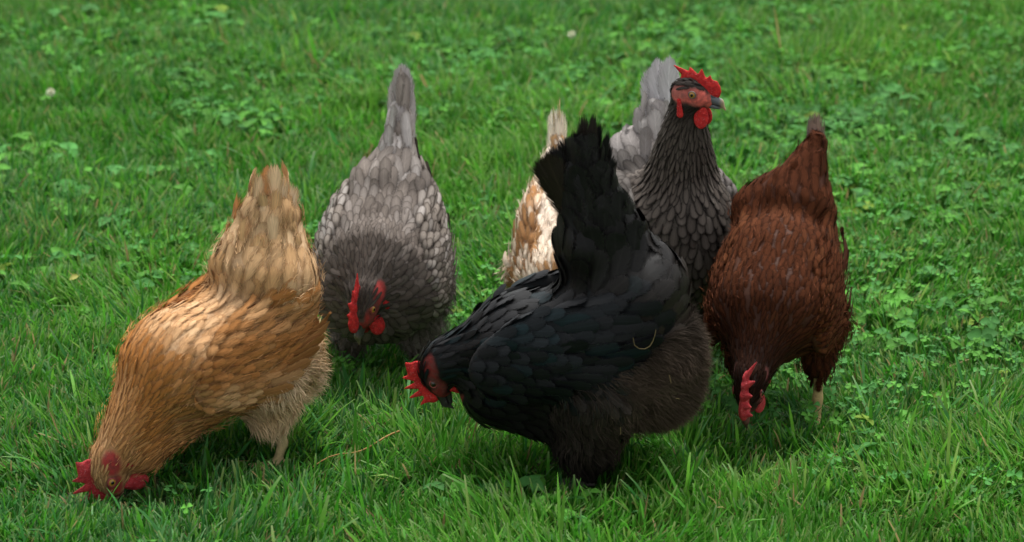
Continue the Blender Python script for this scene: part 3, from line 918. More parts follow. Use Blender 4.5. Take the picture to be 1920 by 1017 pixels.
# ---- 3 dark hen, upright
hen(seed=13, loc=(.237, 4.508), heading=-73,
    label='dark grey scalloped hen standing upright with raised head and silvery tail',
    head=dict(pos=(.090, -.018, .438), pitch=-6, yaw=50, comb=COMB, scale=1.03, beak=(.10, .11, .12), beak_tip=(.34, .25, .14)),
    face=(.66, .13, .10), face_size=1.15, ear=1.0,
    prims=[
        E((-.03, -.012, .215), (.125, .088, .082), 22, flow=(-.88, 0, .25), kind='back'),
        E((.035, -.012, .225), (.082, .084, .100), 25, flow=(-.30, 0, -.95), kind='breast', pal='breast'),
        C((.050, -.014, .315), (.080, -.020, .425), .054, .0255, flow=(-.25, 0, -.97), kind='hackle', pal='neck'),
        C((.055, -.014, .25), (.045, -.012, .16), .065, .060, flow=(-.3, 0, -1), kind='breast', pal='belly'),
        E((-.11, -.008, .275), (.060, .074, .062), 40, flow=(-.6, 0, .7), kind='covert', pal='saddle'),
        E((-.10, -.01, .18), (.06, .08, .07), 0, flow=(-.8, 0, -.4), kind='fluff'),
        C((-.01, .045, .16), (.0, .045, .085), .055, .032, flow=(-.2, 0, -1), kind='thigh', pal='fluff'),
        C((-.01, -.065, .16), (.0, -.065, .085), .055, .032, flow=(-.2, 0, -1), kind='thigh', pal='fluff'),
        *shank(.045, (.0, .045, .08), (-.012, .045, .045), (-.002, .045, .008)),
        *shank(-.065, (.0, -.065, .08), (-.012, -.065, .045), (-.002, -.065, .008))],
    wings=[[E((-.035, -.012 + s * .070, .235), (.100, .018, .052), 12, yaw=s * 5, roll=s * 8, flow=(-.95, 0, -.05), kind='wing')] for s in (1, -1)],
    tail=[((-.118, y + .016, .300), 97 + a, yw, l, .020, (.95, f, .2), .05, 'tail') for y, a, yw, l, f in
          ((-.004, 0, -3, .132, -.1), (.012, -2, 8, .135, .1), (.022, 2, 14, .125, .3), (-.014, 2, -10, .120, -.3), (.028, 6, 22, .110, .4), (-.022, 8, -26, .070, -.5), (-.030, 10, -40, .055, -.5))],
    ruf=ruffle((-.108, -.010, .290), (-.118, .004, .335), .046, .024, 3, 5, .050, .0125, 96, 36, span=95),
    down=[(3000, ['fluff', 'thigh'], .018, .00045, .4, .25, 1.0)],
    leg_col=(.14, .13, .12), jitter=.12, fscale=.80, lift=.75, tone=.95,
    pal=dict(head=PAL((.022, .018, .016), (.05, .04, .032), .2), neck=PAL((.062, .048, .038), (.112, .093, .078), .34, lace=(.012, .009, .008), la=1, var=.1),
             breast=PAL((.108, .088, .074), (.150, .127, .110), .3, lace=(.012, .009, .008), la=1, var=.1), back=PAL((.20, .175, .155), (.26, .235, .21), .3, lace=(.04, .033, .028), la=.85),
             belly=PAL((.085, .070, .060), (.115, .096, .084), .3, lace=(.014, .011, .010), la=.9), wing=PAL((.13, .115, .105), (.17, .15, .14), .3, lace=(.03, .025, .022), la=.85),
             saddle=PAL((.33, .30, .29), (.38, .355, .34), .3, lace=(.20, .18, .17), la=.6, var=.08), fluff=PAL((.05, .042, .037), (.07, .06, .05), .3),
             tail=PAL((.56, .54, .55), (.48, .46, .47), .3, lace=(.42, .40, .40), la=.5, var=.05), none=PAL((.1, .1, .1))))

# ---- 4 white and brown hen behind the black one
hen(seed=14, loc=(.068, 4.590), heading=-90,
    label='white and brown mottled hen half hidden behind the black hen, white tail up',
    head=dict(pos=(.165, 0, .060), pitch=-85, comb=COMB, scale=.9, beak=(.35, .25, .15), lid_mat='lid_red'),
    prims=[
        E((-.005, .004, .155), (.115, .060, .076), -32, flow=(-.85, 0, .5), kind='back'),
        E((.065, .004, .130), (.070, .058, .065), -40, flow=(-.7, 0, .6), kind='breast', pal='shoulder'),
        C((.085, 0, .125), (.155, 0, .070), .052, .028, flow=(-.8, 0, .6), kind='hackle', pal='neck'),
        E((-.085, 0, .12), (.05, .065, .06), 10, flow=(-.8, 0, -.4), kind='fluff'),
        C((-.060, -.002, .195), (-.092, .0, .262), .052, .024, sy=.95, flow=(-.38, 0, .92), kind='saddle', pal='saddle'),
        C((-.02, .042, .10), (-.015, .04, .05), .042, .026, flow=(-.3, 0, -1), kind='thigh', pal='fluff'),
        C((-.02, -.042, .10), (-.015, -.04, .05), .042, .026, flow=(-.3, 0, -1), kind='thigh', pal='fluff'),
        *shank(.04, (-.015, .04, .05), (-.015, .04, .03), (-.005, .04, .008)),
        *shank(-.04, (-.015, -.04, .05), (-.015, -.04, .03), (-.005, -.04, .008))],
    wings=[[E((.0, s * .042, .160), (.095, .016, .048), -30, yaw=s * 5, roll=s * 14, flow=(-.88, 0, .42), kind='wing')] for s in (1, -1)],
    tail=[((-.092, y - .002, .235), 101 + a, yw, l, .013, (.95, f, .3), .05, 'tail') for y, a, yw, l, f in
          ((0, 0, 0, .106, .1), (.006, 1, 4, .102, .4), (-.006, 1, -4, .104, -.4), (.010, 4, 8, .096, .7), (-.010, 4, -8, .097, -.7), (.003, -4, 2, .094, .2))]
         + [((-.103, .002, .300), 98, 6, .055, .0012, (.9, .3, .2), .1, 'straw'), ((-.103, -.001, .300), 96, -9, .050, .0011, (.9, .3, .2), -.1, 'straw'), ((-.103, -.006, .300), 100, 12, .040, .0010, (.9, .3, .2), 0, 'straw')],
    ruf=ruffle((-.066, 0, .205), (-.090, 0, .262), .036, .014, 3, 6, .045, .011, 108, 35),
    down=[(1500, ['fluff', 'thigh'], .016, .00045, .4, .25, 1.0), (2500, ['saddle', 'back', 'breast'], .014, .0004, .15, .15, 1.05)],
    leg_col=(.42, .33, .17), fmat='feather_soft', jitter=.18, n_single=160, fscale=.8, tone=.95, rnd=.20, blend=.02, mix=(-.05, .05),
    pal=dict(head=PAL((.55, .38, .2)), neck=PAL((.40, .20, .08), (.7, .6, .45), .3), shoulder=PAL((.40, .22, .095), (.80, .66, .53), .60, lace=(.6, .45, .28), la=.4),
             back=PAL((.38, .20, .085), (.82, .69, .57), .60, lace=(.55, .38, .2), la=.3), wing=PAL((.36, .18, .075), (.80, .65, .5), .60, lace=(.5, .3, .15), la=.4),
             saddle=PAL((.42, .25, .12), (.84, .72, .60), .60, lace=(.6, .45, .3), la=.3), fluff=PAL((.7, .6, .45)), tail=PAL((.85, .78, .66), (.80, .70, .54), .3, lace=(.80, .70, .55), la=.2),
             straw=PAL((.62, .50, .25)), none=PAL((.4, .3, .2))))

# ---- 5 black hen, front
def teal(P, c, lace, r):  # iridescent teal sheen put into the base colour of some feathers
    f = ((P[:, 0] > -.05) & (P[:, 2] > .13) & (P[:, 2] < .28) & (r.random(len(P)) < .14))[:, None]
    return np.where(f, c * .55 + np.array([.004, .014, .017]) * r.uniform(.5, 1.3, (len(P), 1)), c), lace
hen(seed=15, loc=(.089, 4.100), heading=180,
    label='black hen in front with lowered red comb and brown downy rump',
    head=dict(pos=(.190, 0, .146), pitch=-102, comb=COMB_BIG, scale=1.04, beak=(.02, .018, .018), beak_tip=(.05, .045, .04), lid_mat='lid_red', iris='dark_iris', lobe=.0080, wattle=(.0110, .0036, .0180)),
    paint=teal, face=(.17, .022, .020), face_size=1.1,
    prims=[
        E((-.005, 0, .190), (.130, .098, .086), -22, flow=(-.93, 0, .30), kind='back'),
        E((.072, 0, .178), (.078, .084, .080), -20, flow=(-.9, 0, .05), kind='breast', pal='back'),
        C((.090, 0, .185), (.174, 0, .165), .060, .037, flow=(-.95, 0, .05), kind='hackle', pal='neck'),
        E((.105, 0, .128), (.060, .060, .050), -18, flow=(-.95, 0, -.15), kind='breast', pal='neck'),
        C((.095, 0, .118), (.005, 0, .098), .050, .062, flow=(-.95, 0, -.1), kind='breast', pal='belly'),
        E((-.098, 0, .162), (.062, .085, .084), 0, flow=(-.80, 0, -.30), kind='fluff'),
        E((-.038, .052, .155), (.072, .042, .068), 10, flow=(-.85, 0, -.3), kind='fluff', k=.012),
        E((-.038, -.052, .155), (.072, .042, .068), 10, flow=(-.85, 0, -.3), kind='fluff', k=.012),
        E((-.074, 0, .256), (.064, .082, .072), 55, flow=(-.65, 0, .75), kind='covert', pal='saddle'),
        E((-.004, 0, .325), (.036, .052, .034), 60, flow=(.25, 0, .9), kind='covert', pal='saddle', k=.02),
        C((-.048, 0, .268), (-.006, 0, .412), .080, .036, sy=.7, flow=(.2, 0, 1), kind='covert', pal='saddle'),
        C((-.020, .05, .13), (-.008, .045, .066), .058, .040, flow=(-.25, 0, -1), kind='thigh', pal='belly'),
        C((-.020, -.05, .13), (-.008, -.045, .066), .058, .040, flow=(-.25, 0, -1), kind='thigh', pal='belly'),
        *shank(.045, (-.010, .045, .05), (-.010, .045, .03), (.002, .045, .008)),
        *shank(-.045, (-.010, -.045, .05), (-.010, -.045, .03), (.002, -.045, .008))],
    wings=[[E((.035, s * .076, .205), (.115, .018, .056), -17, yaw=s * 3, roll=s * 10, flow=(-.95, 0, .18), kind='wing')] for s in (1, -1)],
    tail=[((.001 + dx, y, .350), pt, 0, l, w, (.0, f, .1), b, ck) for dx, y, pt, l, w, f, b, ck in
          ((.006, .010, 62, .112, .019, 1, .12, 'tail2'), (.004, .013, 68, .116, .021, 1, .08, 'tail2'), (.003, .004, 73, .120, .020, 1, .05, 'tail'), (0, -.004, 79, .124, .018, -1, 0, 'tail'),
           (-.002, .006, 86, .136, .016, 1, 0, 'tail'), (-.004, -.008, 90, .152, .013, -1, .1, 'tail'), (-.006, .002, 94, .158, .010, 1, -.05, 'tail'), (-.008, -.006, 97, .146, .008, -1, .05, 'tail'),
           (-.010, .006, 101, .138, .008, 1, 0, 'tail'), (-.012, -.010, 103, .118, .011, -1, 0, 'tail'), (-.014, .008, 106, .104, .013, 1, 0, 'tail'), (.004, -.012, 66, .100, .018, -1, .1, 'tail'))],
    ruf=ruffle((-.040, 0, .300), (-.008, 0, .405), .048, .022, 4, 8, .068, .0185, 88, 34, span=85, centre=85, curl=-.05),
    down=[(46000, ['fluff'], .019, .00032, .6, .34, .9), (6000, ['thigh'], .018, .0004, .35, .25, 1.0)],
    leg_col=(.10, .09, .085), fmat='feather_black', jitter=.14, fscale=1.05, tone=.6, lift=.7,
    pal=dict(head=PAL((.010, .010, .011)), neck=PAL((.009, .009, .010), (.020, .021, .024), .2), back=PAL((.010, .010, .011), (.016, .016, .018), .3, lace=(.026, .026, .028), la=.35),  # back, wing and saddle lace: highlights painted along the feather tips
             wing=PAL((.010, .010, .0115), (.0105, .019, .023), .26, lace=(.023, .0245, .028), la=.4), saddle=PAL((.013, .0122, .012), (.019, .0175, .0165), .3, lace=(.036, .033, .031), la=.45),  # teal alt: iridescent sheen as wing colour
             belly=PAL((.014, .012, .0105), (.026, .021, .017), .3), fluff=PAL((.092, .064, .044), (.175, .125, .086), .42), tail=PAL((.010, .009, .009), (.022, .017, .012), .2, lace=(.03, .022, .014), la=.4), tail2=PAL((.020, .014, .009), (.028, .020, .013), .3, lace=(.06, .045, .028), la=.5), none=PAL((.02, .02, .02))))

# ---- 6 brown hen, right
hen(seed=16, loc=(.362, 4.293), heading=-105,
    label='mahogany brown hen on the right pecking towards the camera, grey tipped tail',
    head=dict(pos=(.168, -.004, .118), pitch=-72, yaw=-6, roll=-3, comb=COMB_FLOP, comb_mat='comb_pink', scale=1.15, wattle=(.0125, .0040, .0165), iris='dark_iris', beak=(.10, .035, .03), beak_tip=(.06, .03, .025), lid_mat='lid_red'),
    face=(.11, .025, .022), face_size=.62,
    prims=[
        E((.004, -.002, .205), (.112, .088, .086), -36, flow=(-.82, 0, .55), kind='back'),
        E((.055, 0, .185), (.070, .088, .078), -45, flow=(-.75, 0, .60), kind='breast', pal='shoulder'),
        C((.085, 0, .178), (.155, -.003, .128), .060, .030, flow=(-.75, 0, .65), kind='hackle', pal='neck'),
        E((-.08, 0, .185), (.06, .072, .075), 0, flow=(-.8, 0, -.3), kind='fluff'),
        E((-.086, -.012, .276), (.050, .074, .060), 45, flow=(-.55, 0, .83), kind='covert', pal='saddle', k=.024),
        C((-.090, .008, .300), (-.126, .026, .370), .054, .018, sy=.95, flow=(-.42, .08, .9), kind='covert', pal='saddle'),
        C((-.015, .055, .14), (.0, .06, .094), .046, .024, flow=(-.2, 0, -1), kind='thigh', pal='belly'),
        C((-.03, -.05, .14), (-.03, -.05, .078), .046, .028, flow=(-.2, 0, -1), kind='thigh', pal='belly'),
        *shank(.06, (.0, .06, .09), (-.004, .06, .04), (.004, .06, .008)),
        *shank(-.05, (-.03, -.05, .07), (-.04, -.05, .04), (-.03, -.05, .008))],
    wings=[[E((.0, s * .063, .200), (.100, .018, .058), -34, yaw=s * 5, roll=s * 14, flow=(-.84, 0, .50), kind='wing')] for s in (1, -1)],
    tail=[((-.119, y + .024, .318), 103 + a, yw + 4, l + .014, .014, (.95, f, .3), .08, 'tail') for y, a, yw, l, f in
          ((0, 0, 2, .085, .2), (.006, 2, 8, .080, .5), (-.005, 2, -3, .078, -.3), (.010, 6, 14, .066, .8), (-.010, 6, -8, .060, -.7))],
    ruf=ruffle((-.086, .004, .296), (-.118, .022, .338), .044, .014, 4, 6, .046, .0115, 112, 33),
    down=[(2000, ['fluff', 'thigh'], .012, .00045, .45, .25, 1.0), (1500, ['covert', 'back', 'breast'], .010, .00028, .15, .15, 1.1)],
    leg_col=(.45, .33, .15), fmat='feather_soft', jitter=.18, fscale=.68, lift=.6, rnd=.30, tone=.54, blend=.03, wing_down=500, iris='dark_iris',
    pal=dict(head=PAL((0.0216, 0.0120, 0.0090), (0.0360, 0.0210, 0.0150), .3), neck=PAL((0.0379, 0.0112, 0.0053), (0.0675, 0.0225, 0.0105), .3, lace=(0.0324, 0.0108, 0.0060), la=.6),
             shoulder=PAL((0.1008, 0.0300, 0.0115), (0.1512, 0.0510, 0.0200), .35, lace=(0.0468, 0.0138, 0.0065), la=.6), back=PAL((0.1188, 0.0372, 0.0145), (0.1692, 0.0600, 0.0250), .35, lace=(0.0648, 0.0198, 0.0085), la=.6),
             wing=PAL((0.1116, 0.0330, 0.0125), (0.1584, 0.0570, 0.0225), .35, lace=(0.0576, 0.0180, 0.0080), la=.6), saddle=PAL((0.1044, 0.0324, 0.0145), (0.1332, 0.0450, 0.0210), .3, lace=(0.0720, 0.0228, 0.0105), la=.5),
             fluff=PAL((0.0864, 0.0270, 0.0115)), belly=PAL((0.0468, 0.0132, 0.0060), (0.0720, 0.0210, 0.0090), .3), tail=PAL((.40, .32, .29), (.30, .20, .16), .25, lace=(.30, .23, .20), la=.4), none=PAL((.1, .05, .03))))

for k in exec_hens:
    build_hen(k)

# ------------------------------------------------------------------ ground
gm, gn, gl, gb = mat_new('lawn_soil')
tc = gn.new('ShaderNodeTexCoord')
n1 = gn.new('ShaderNodeTexNoise'); n1.inputs['Scale'].default_value = 2.2; n1.inputs['Detail'].default_value = 6
n2 = gn.new('ShaderNodeTexNoise'); n2.inputs['Scale'].default_value = 55; n2.inputs['Detail'].default_value = 5
gl.new(tc.outputs['Object'], n1.inputs['Vector']); gl.new(tc.outputs['Object'], n2.inputs['Vector'])
c1 = mixcol(gn, gl, n1.outputs['Fac'], (.036, .085, .014), (.050, .070, .020))
gl.new(mixcol(gn, gl, n2.outputs['Fac'], c1, (.030, .042, .012)), gb.inputs['Base Color'])
gb.inputs['Roughness'].default_value = .95
bp = gn.new('ShaderNodeBump'); bp.inputs['Strength'].default_value = .8; bp.inputs['Distance'].default_value = .01
gl.new(n2.outputs['Fac'], bp.inputs['Height']); gl.new(bp.outputs[0], gb.inputs['Normal'])
gs = 90
ground = link(bpy.data.objects.new('lawn_ground', np_mesh('lawn_ground', [(-gs, -gs, 0), (gs, -gs, 0), (gs, gs * 3, 0), (-gs, gs * 3, 0)], np.array([[0, 1, 2, 3]]), [gm], False)))
tag(ground, kind='structure')

grass_mat = attr_material('grass_blade', 'fcol', rough=.55, spec=.16, vary=.18, scale=90, translucent=.42)
leaf_mat = attr_material('clover_leaf', 'fcol', rough=.65, spec=.12, vary=.22, scale=160, translucent=.34)

def hen_clear(P):
    """smallest distance from each point to any hen's body"""
    out = np.full(len(P), 1.0)
    for h in HENS:
        q = h['W2L'](P)
        ins = ((q > h['lo'] + .002) & (q < h['lo'] + (h['grid'].n - 1) * h['grid'].h - .002)).all(1)
        if ins.any():
            out[ins] = np.minimum(out[ins], h['grid'](q[ins]))
    return out

# short, pressed-down grass where the birds peck and stand
TRAMPLED = []
for h_ in HENS:
    c_ = h_['cfg']; a_ = R(c_['heading'])
    pts_ = [(*c_['head']['pos'][:2], .075, .55)] if c_['head']['pos'][2] < .13 else []
    pts_ += [(p_['a'][0], p_['a'][1], .060, .66) for p_ in c_['prims'] if p_['kind'] == 'leg' and p_['a'][2] < .01 and p_['b'][0] < p_['a'][0]]
    for (x_, y_, r_, f_) in pts_:
        TRAMPLED.append((c_['loc'][0] + x_ * math.cos(a_) - y_ * math.sin(a_), c_['loc'][1] + x_ * math.sin(a_) + y_ * math.cos(a_) - .045, r_, f_))   # the tread reaches a little ahead

def half_view(y):
    return .166 * y + .03

def sow(n, rng, near=True, y0=2.3, y1=10.5):
    """roots on the lawn: densely where the photograph looks, thinner around"""
    if near:
        y = 3.62 + (7.15 - 3.62) * rng.random(n)
        x = (rng.random(n) * 2 - 1) * (.166 * 7.15 + .15)
        ok = np.abs(x) < half_view(y) + .10
    else:
        y = y0 + (y1 - y0) * rng.random(n); x = (rng.random(n) * 2 - 1) * 3.6
        ok = (np.abs(x) >= half_view(y) + .10) | (y > 7.15) | (y < 3.62)
    return np.c_[x[ok], y[ok]]

GREENS = np.array([(.038, .185, .013), (.063, .243, .020), (.112, .300, .032), (.040, .170, .036), (.078, .224, .064), (.165, .285, .058)])
def grass(name, xy, rng, hs=1.0, ws=1.0, kind='blade'):
    n = len(xy)
    big = vnoise(xy * 3.1 + 40, 1); mid = vnoise(xy * 9 + 11, 2); fine = vnoise(xy * 30, 3)
    h = (.030 + .040 * mid + .016 * fine) * rng.uniform(.6, 1.25, n) * (.85 + .4 * big) * hs
    for hx, hy, rad, f in TRAMPLED:
        h *= 1 - (1 - f) * sstep(rad * 1.4, rad * .7, np.hypot(xy[:, 0] - hx, xy[:, 1] - hy))
    long_ = rng.random(n) < .02 + .025 * (xy[:, 1] < 4.35)
    h[long_] *= rng.uniform(1.3, 1.8, long_.sum())
    w = rng.uniform(.0009, .0021, n) * ws * (.8 + .4 * fine)
    w[long_] *= rng.uniform(1.1, 1.7, long_.sum())
    az = vnoise(xy * 6.5, 4) * 4 * np.pi + rng.normal(0, 1.0, n)
    th0 = np.abs(rng.normal(.22, .22, n)) + .35 * (fine > .62)
    kap = np.abs(rng.normal(.45, .35, n))
    if kind == 'thatch':
        th0 = rng.uniform(1.0, 1.5, n); kap = rng.normal(0, .3, n); h *= .8; w *= .8
    U = np.array([0, .40, .75, 1.0])
    pt = np.c_[xy, np.full(n, -.002)]
    pts = [pt.copy()]
    for i in range(1, 4):
        th = th0 + kap * (U[i] + U[i - 1]) * .5
        st = (U[i] - U[i - 1]) * h
        pt = pt + np.stack([np.cos(az) * np.sin(th), np.sin(az) * np.sin(th), np.cos(th)], 1) * st[:, None]
        pts.append(pt.copy())
    # blades do not push into the birds
    for lv in (2, 3):
        hit = hen_clear(pts[lv]) < .006
        for k in range(1, 4):
            sh = pts[k] - pts[0]
            f = np.where(hit, .45, 1.0)[:, None]
            pts[k] = pts[0] + sh * f
    tw = az + np.pi / 2 + rng.normal(0, .7, n)
    sv = np.stack([np.cos(tw), np.sin(tw), np.zeros(n)], 1)
    cut = rng.random(n) < .45
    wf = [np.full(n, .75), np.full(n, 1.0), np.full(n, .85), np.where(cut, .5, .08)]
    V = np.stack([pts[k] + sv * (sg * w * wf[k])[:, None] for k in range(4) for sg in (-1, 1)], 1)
    hue = np.clip(.55 * big + .35 * mid + .18 * rng.normal(0, 1, n) + .05, 0, .999)
    gi = np.clip((hue * 3).astype(int), 0, 2)
    blue = rng.random(n) < np.clip(.55 - .9 * (vnoise(xy * 2.3 + 9, 8) - .25) - .12 * xy[:, 0], .05, .75)
    gi = np.where(blue & (rng.random(n) < .75), np.where(rng.random(n) < .6, 3, 4), gi)
    gi = np.where(rng.random(n) < .07 + .10 * (xy[:, 0] > .45), 5, gi)
    c = GREENS[gi] * rng.uniform(.75, 1.3, (n, 1))
    dry = rng.random(n) < (.018 + .03 * (vnoise(xy * 2.7 + 3, 21) > .66))
    if kind == 'thatch': dry[:] = True
    c[dry] = np.array([.30, .235, .10]) * rng.uniform(.5, 1.2, (dry.sum(), 1))
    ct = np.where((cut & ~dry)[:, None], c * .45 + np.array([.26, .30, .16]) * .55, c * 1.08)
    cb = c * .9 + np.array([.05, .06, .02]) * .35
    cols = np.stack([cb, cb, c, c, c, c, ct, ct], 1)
    o = (np.arange(n) * 8)[:, None]
    F = np.concatenate([np.c_[o + 2 * k, o + 2 * k + 1, o + 2 * k + 3, o + 2 * k + 2] for k in range(3)])
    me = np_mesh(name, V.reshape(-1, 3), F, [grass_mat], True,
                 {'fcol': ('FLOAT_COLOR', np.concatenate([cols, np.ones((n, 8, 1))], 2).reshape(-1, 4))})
    return tag(link(bpy.data.objects.new(name, me)), kind='stuff')

rg = np.random.default_rng(77)
if True:
    grass('grass', sow(330000, rg), rg, hs=.80)
    grass('grass', sow(150000, rg, False), rg, hs=.95, ws=2.0)
    grass('grass', np.c_[rg.uniform(-1.5, 1.5, 36000), rg.uniform(2.7, 3.66, 36000)], rg, hs=.85, ws=1.5)
    grass('dry_thatch', sow(26000, rg), rg, kind='thatch')

# clover and other small broad leaves growing through the lawn
def leaves(name, xy, rng, size, height, nleaf, shape):
    n = len(xy)
    S = rng.uniform(*size, n); Ht = rng.uniform(*height, n)
    big = vnoise(xy * 4 + 2, 31)
    base = np.where((rng.random(n) < .5)[:, None], np.array([.078, .240, .032]), np.array([.062, .205, .046]))
    base = base * rng.uniform(.75, 1.35, (n, 1)) * (.85 + .3 * big)[:, None]
    yl = rng.random(n) < .02
    base[yl] = np.array([.15, .25, .03]) * rng.uniform(.7, 1.1, (yl.sum(), 1))
    # leaflet outline in its own plane: u along, v across
    if shape == 'clover':
        o = np.array([(0, 0), (.35, .28), (.72, .50), (.98, .34), (.93, 0), (.98, -.34), (.72, -.50), (.35, -.28)])
    else:
        o = np.array([(0, 0), (.18, .36), (.48, .48), (.80, .30), (1.08, 0), (.80, -.30), (.48, -.48), (.18, -.36)])
    mid_ = np.array([.55, 0.])
    az0 = rng.uniform(0, 2 * np.pi, n)
    lean = rng.normal(0, .3, (n, 2))
    top = np.c_[xy + lean * Ht[:, None], Ht]
    bad = hen_clear(top) < .012
    Vs, Cs, Fs = [], [], []
    off = 0
    keep = ~bad
    top, S, Ht, base, az0, xy = top[keep], S[keep], Ht[keep], base[keep], az0[keep], xy[keep]
    n = len(xy)
    up = norm(np.c_[rng.normal(0, .35, n), rng.normal(-.12, .35, n), np.ones(n)])
    for k in range(nleaf):
        a = az0 + 2 * np.pi * k / nleaf + rng.normal(0, .2, n)
        d = np.c_[np.cos(a), np.sin(a), rng.normal(.05, .25, n)]
        d = norm(d - up * (d * up).sum(1, keepdims=True) * .8)
        sd = norm(np.cross(up, d)); nn = np.cross(d, sd)
        P = [top + (d * mid_[0] - nn * .10) * S[:, None]]
        for (u, v) in o:
            P.append(top + (d * u + sd * v * 1.0 + nn * (abs(v) * .30 - .18 * u * u)) * S[:, None])
        V = np.stack(P, 1)                       # (n, 9, 3)
        c = base * rng.uniform(.85, 1.15, (n, 1))
        cc = np.stack([c * 1.25] + [c * (.9 if 0 < u < .9 else 1.05) for u, v in o], 1)
        i = (np.arange(n) * 9)[:, None] + off
        for j in range(8):
            Fs.append(np.c_[i, i + 1 + j, i + 1 + (j + 1) % 8])
        Vs.append(V.reshape(-1, 3)); Cs.append(cc.reshape(-1, 3)); off += n * 9
    # stalks
    w = .0006
    root = np.c_[xy, np.zeros(n)]
    sd = np.array([w, 0, 0])
    V = np.stack([root - sd, root + sd, top + sd, top - sd], 1)
    i = (np.arange(n) * 4)[:, None] + off
    q = np.c_[i, i + 1, i + 2, i + 3]
    Vs.append(V.reshape(-1, 3)); Cs.append(np.repeat(base * .9, 4, 0))
    C_ = np.concatenate(Cs)
    me = np_mesh(name, np.concatenate(Vs), [np.concatenate(Fs), q], [leaf_mat], True, {'fcol': ('FLOAT_COLOR', np.c_[C_, np.ones(len(C_))])})
    return tag(link(bpy.data.objects.new(name, me)), kind='stuff')

PATCHES = [(.604, 4.665, .20), (.555, 4.81, .12), (.69, 4.56, .12), (-.686, 5.01, .18), (-.53, 4.98, .20), (-.265, 6.15, .20), (-.11, 6.11, .25), (.06, 6.02, .25),
           (.20, 5.92, .2), (.48, 5.86, .25), (.60, 5.44, .22), (.77, 5.42, .25), (.70, 5.0, .16), (.26, 4.32, .09), (-.09, 5.09, .16), (-.03, 4.80, .16), (.53, 4.18, .10), (-.75, 6.2, .2)]
def patchy(xy, rng, thr, seed):
    m = vnoise(xy * 2.6 + 5, seed) * .6 + vnoise(xy * 7 + 5, seed + 1) * .4
    m = m + .07 * np.tanh(xy[:, 0] * 2) + .05 * (xy[:, 1] > 4.9) - .10 * (xy[:, 1] < 4.2)
    for px_, py_, pr_ in PATCHES:
        m = m + .20 * np.exp(-((xy[:, 0] - px_) ** 2 + (xy[:, 1] - py_) ** 2) / (pr_ * pr_))
    return xy[rng.random(len(xy)) < sstep(thr - .08, thr + .12, m)]
if True:
    leaves('clover', patchy(sow(20000, rg), rg, .60, 50), rg, (.006, .011), (.016, .046), 3, 'clover')
    leaves('broad_leaf_weeds', patchy(sow(7000, rg), rg, .64, 60), rg, (.014, .024), (.014, .040), 3, 'broad')

# ------------------------------------------------------------------ small things lying about
def tube(name, pts, r, mat, parent=None, seg=7):
    pts = np.array(pts, float); n = len(pts)
    r = np.broadcast_to(r, (n,))
    V = []
    t = norm(np.gradient(pts, axis=0))
    a = np.array([0.31, 0.2, .93])
    for i in range(n):
        u = norm(np.cross(t[i], a)); v = np.cross(t[i], u)
        for k in range(seg):
            w = 2 * math.pi * k / seg
            V.append(pts[i] + (u * math.cos(w) + v * math.sin(w)) * r[i])
    F = np.array([[i * seg + k, i * seg + (k + 1) % seg, (i + 1) * seg + (k + 1) % seg, (i + 1) * seg + k] for i in range(n - 1) for k in range(seg)])
    return link(bpy.data.objects.new(name, np_mesh(name, V, F, [mat])), parent)

straw_mat = plain_material('dry_straw', (.24, .18, .09), .8, .1, (.15, .11, .05), 200)
stalk_mat = plain_material('orange_stalk', (.34, .19, .05), .6, .3, (.22, .12, .03), 150)
tt_ = np.linspace(0, 1, 12)
st = tube('dry_stalk', np.c_[-.262 + .112 * tt_, 4.070 + .075 * tt_ + .005 * np.sin(tt_ * 7), .026 + .018 * tt_ + .003 * np.sin(tt_ * 9)], np.interp(tt_, [0, 1], [.0007, .0015]), stalk_mat)
tag(st, 'thin orange brown stalk lying in the grass between the buff and black hens', 'stalk')
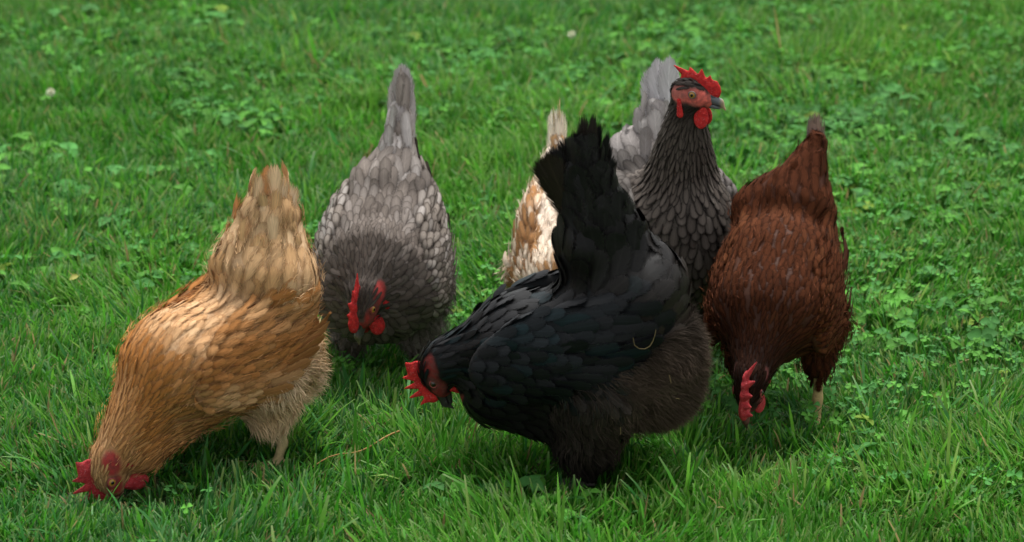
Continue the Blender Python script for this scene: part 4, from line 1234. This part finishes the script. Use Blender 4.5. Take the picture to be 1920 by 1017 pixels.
# a curl of straw caught in the rump of the black hen
bh = HENS[4]
p_ = np.array([[-.066, .10, .232], [-.068, .10, .222], [-.074, .10, .217], [-.082, .10, .216], [-.089, .10, .219], [-.094, .10, .226], [-.097, .10, .236], [-.098, .10, .241]])
for _ in range(6):
    p_ = p_ - bh['grid'].grad(p_) * np.clip(bh['grid'](p_) - .019, -.02, .02)[:, None]
ca, sa_ = math.cos(math.pi), math.sin(math.pi)
pw = np.c_[bh['cfg']['loc'][0] + p_[:, 0] * ca - p_[:, 1] * sa_, bh['cfg']['loc'][1] + p_[:, 0] * sa_ + p_[:, 1] * ca, p_[:, 2]]
tag(tube('straw', pw, np.interp(np.linspace(0, 1, len(pw)), [0, .7, 1], [.0003, .0005, .0003]), straw_mat), 'curled wisp of pale straw caught on the brown rump of the black hen', 'straw')
for (sx, sz, sl, sdx, sdz, lab) in ((-.120, .170, .012, .2, 1, 'short straw chip stuck high on the rear of the black hen'), (-.050, .105, .014, .15, 1, 'short upright straw caught low on the flank of the black hen'),
                                    (-.138, .140, .009, .9, .3, 'tiny pale straw flake at the back edge of the black hen rump')):
    k_ = np.linspace(0, 1, 5)[:, None]
    pb = np.array([sx, .11, sz]) + k_ * sl * np.array([sdx, 0, sdz]) + np.c_[np.zeros(5), np.zeros(5), .001 * np.sin(k_[:, 0] * 3)]
    for _ in range(6):
        pb = pb - bh['grid'].grad(pb) * np.clip(bh['grid'](pb) - .020, -.02, .02)[:, None]
    pq = np.c_[bh['cfg']['loc'][0] + pb[:, 0] * ca - pb[:, 1] * sa_, bh['cfg']['loc'][1] + pb[:, 0] * sa_ + pb[:, 1] * ca, pb[:, 2]]
    tag(tube('straw', pq, .00045, straw_mat, seg=5), lab, 'straw')
# white clover heads
flower_mat = plain_material('clover_flower', (.62, .60, .50), .7, .2, (.45, .48, .30), 300)
stem_mat = plain_material('flower_stem', (.07, .16, .03), .6, .3)
for fx, fy, where in ((.112, 6.123, 'white clover flower in the far lawn behind the tail of the black hen'), (-.824, 5.724, 'white clover flower in the lawn at far left')):
    rt = link(bpy.data.objects.new('clover_flower', None)); rt.location = (fx, fy, 0); rt.empty_display_size = .02
    tag(rt, where, 'flower', 'white clover flowers')
    tube('stem', [(0, 0, 0), (.002, 0, .03), (.001, .001, .060)], .0008, stem_mat, rt)
    gv, gf = [], []
    rr = np.random.default_rng(5)
    for k in range(46):
        z = 1 - 1.7 * (k + .5) / 46; a = k * 2.39996; q_ = math.sqrt(max(0, 1 - z * z))
        d = np.array([q_ * math.cos(a), q_ * math.sin(a), z]); s1 = norm(np.cross(d, [0.3, .1, 1])); c0 = np.array([.001, .001, .064])
        o = len(gv)
        gv += [c0 + d * .003 - s1 * .001, c0 + d * .003 + s1 * .001, c0 + d * .0085 + s1 * .0013 + np.array([0, 0, .001]), c0 + d * .0095 - s1 * .0006 + np.array([0, 0, .001])]
        gf.append((o, o + 1, o + 2, o + 3))
    link(bpy.data.objects.new('flower_head', np_mesh('flower_head', gv, np.array(gf), [flower_mat])), rt)
# pale yellow fallen leaf on the left
lm = plain_material('yellow_leaf', (.30, .28, .06), .6, .2, (.22, .24, .05), 90)
lv = [(0, 0, 0), (.006, .005, .002), (.014, .007, .003), (.022, .004, .001), (.028, 0, -.002), (.022, -.004, .001), (.014, -.007, .003), (.006, -.005, .002), (.014, 0, -.001)]
lf = link(bpy.data.objects.new('fallen_leaf', np_mesh('fallen_leaf', lv, np.array([[8, i, (i + 1) % 8] for i in range(8)]), [lm])))
lf.scale = (.7, .7, .7); lf.location = (-.668, 4.750, .050); lf.rotation_euler = (.5, -.3, .6)
tag(lf, 'small pale yellow leaf fallen on the grass behind the buff hen', 'leaf')
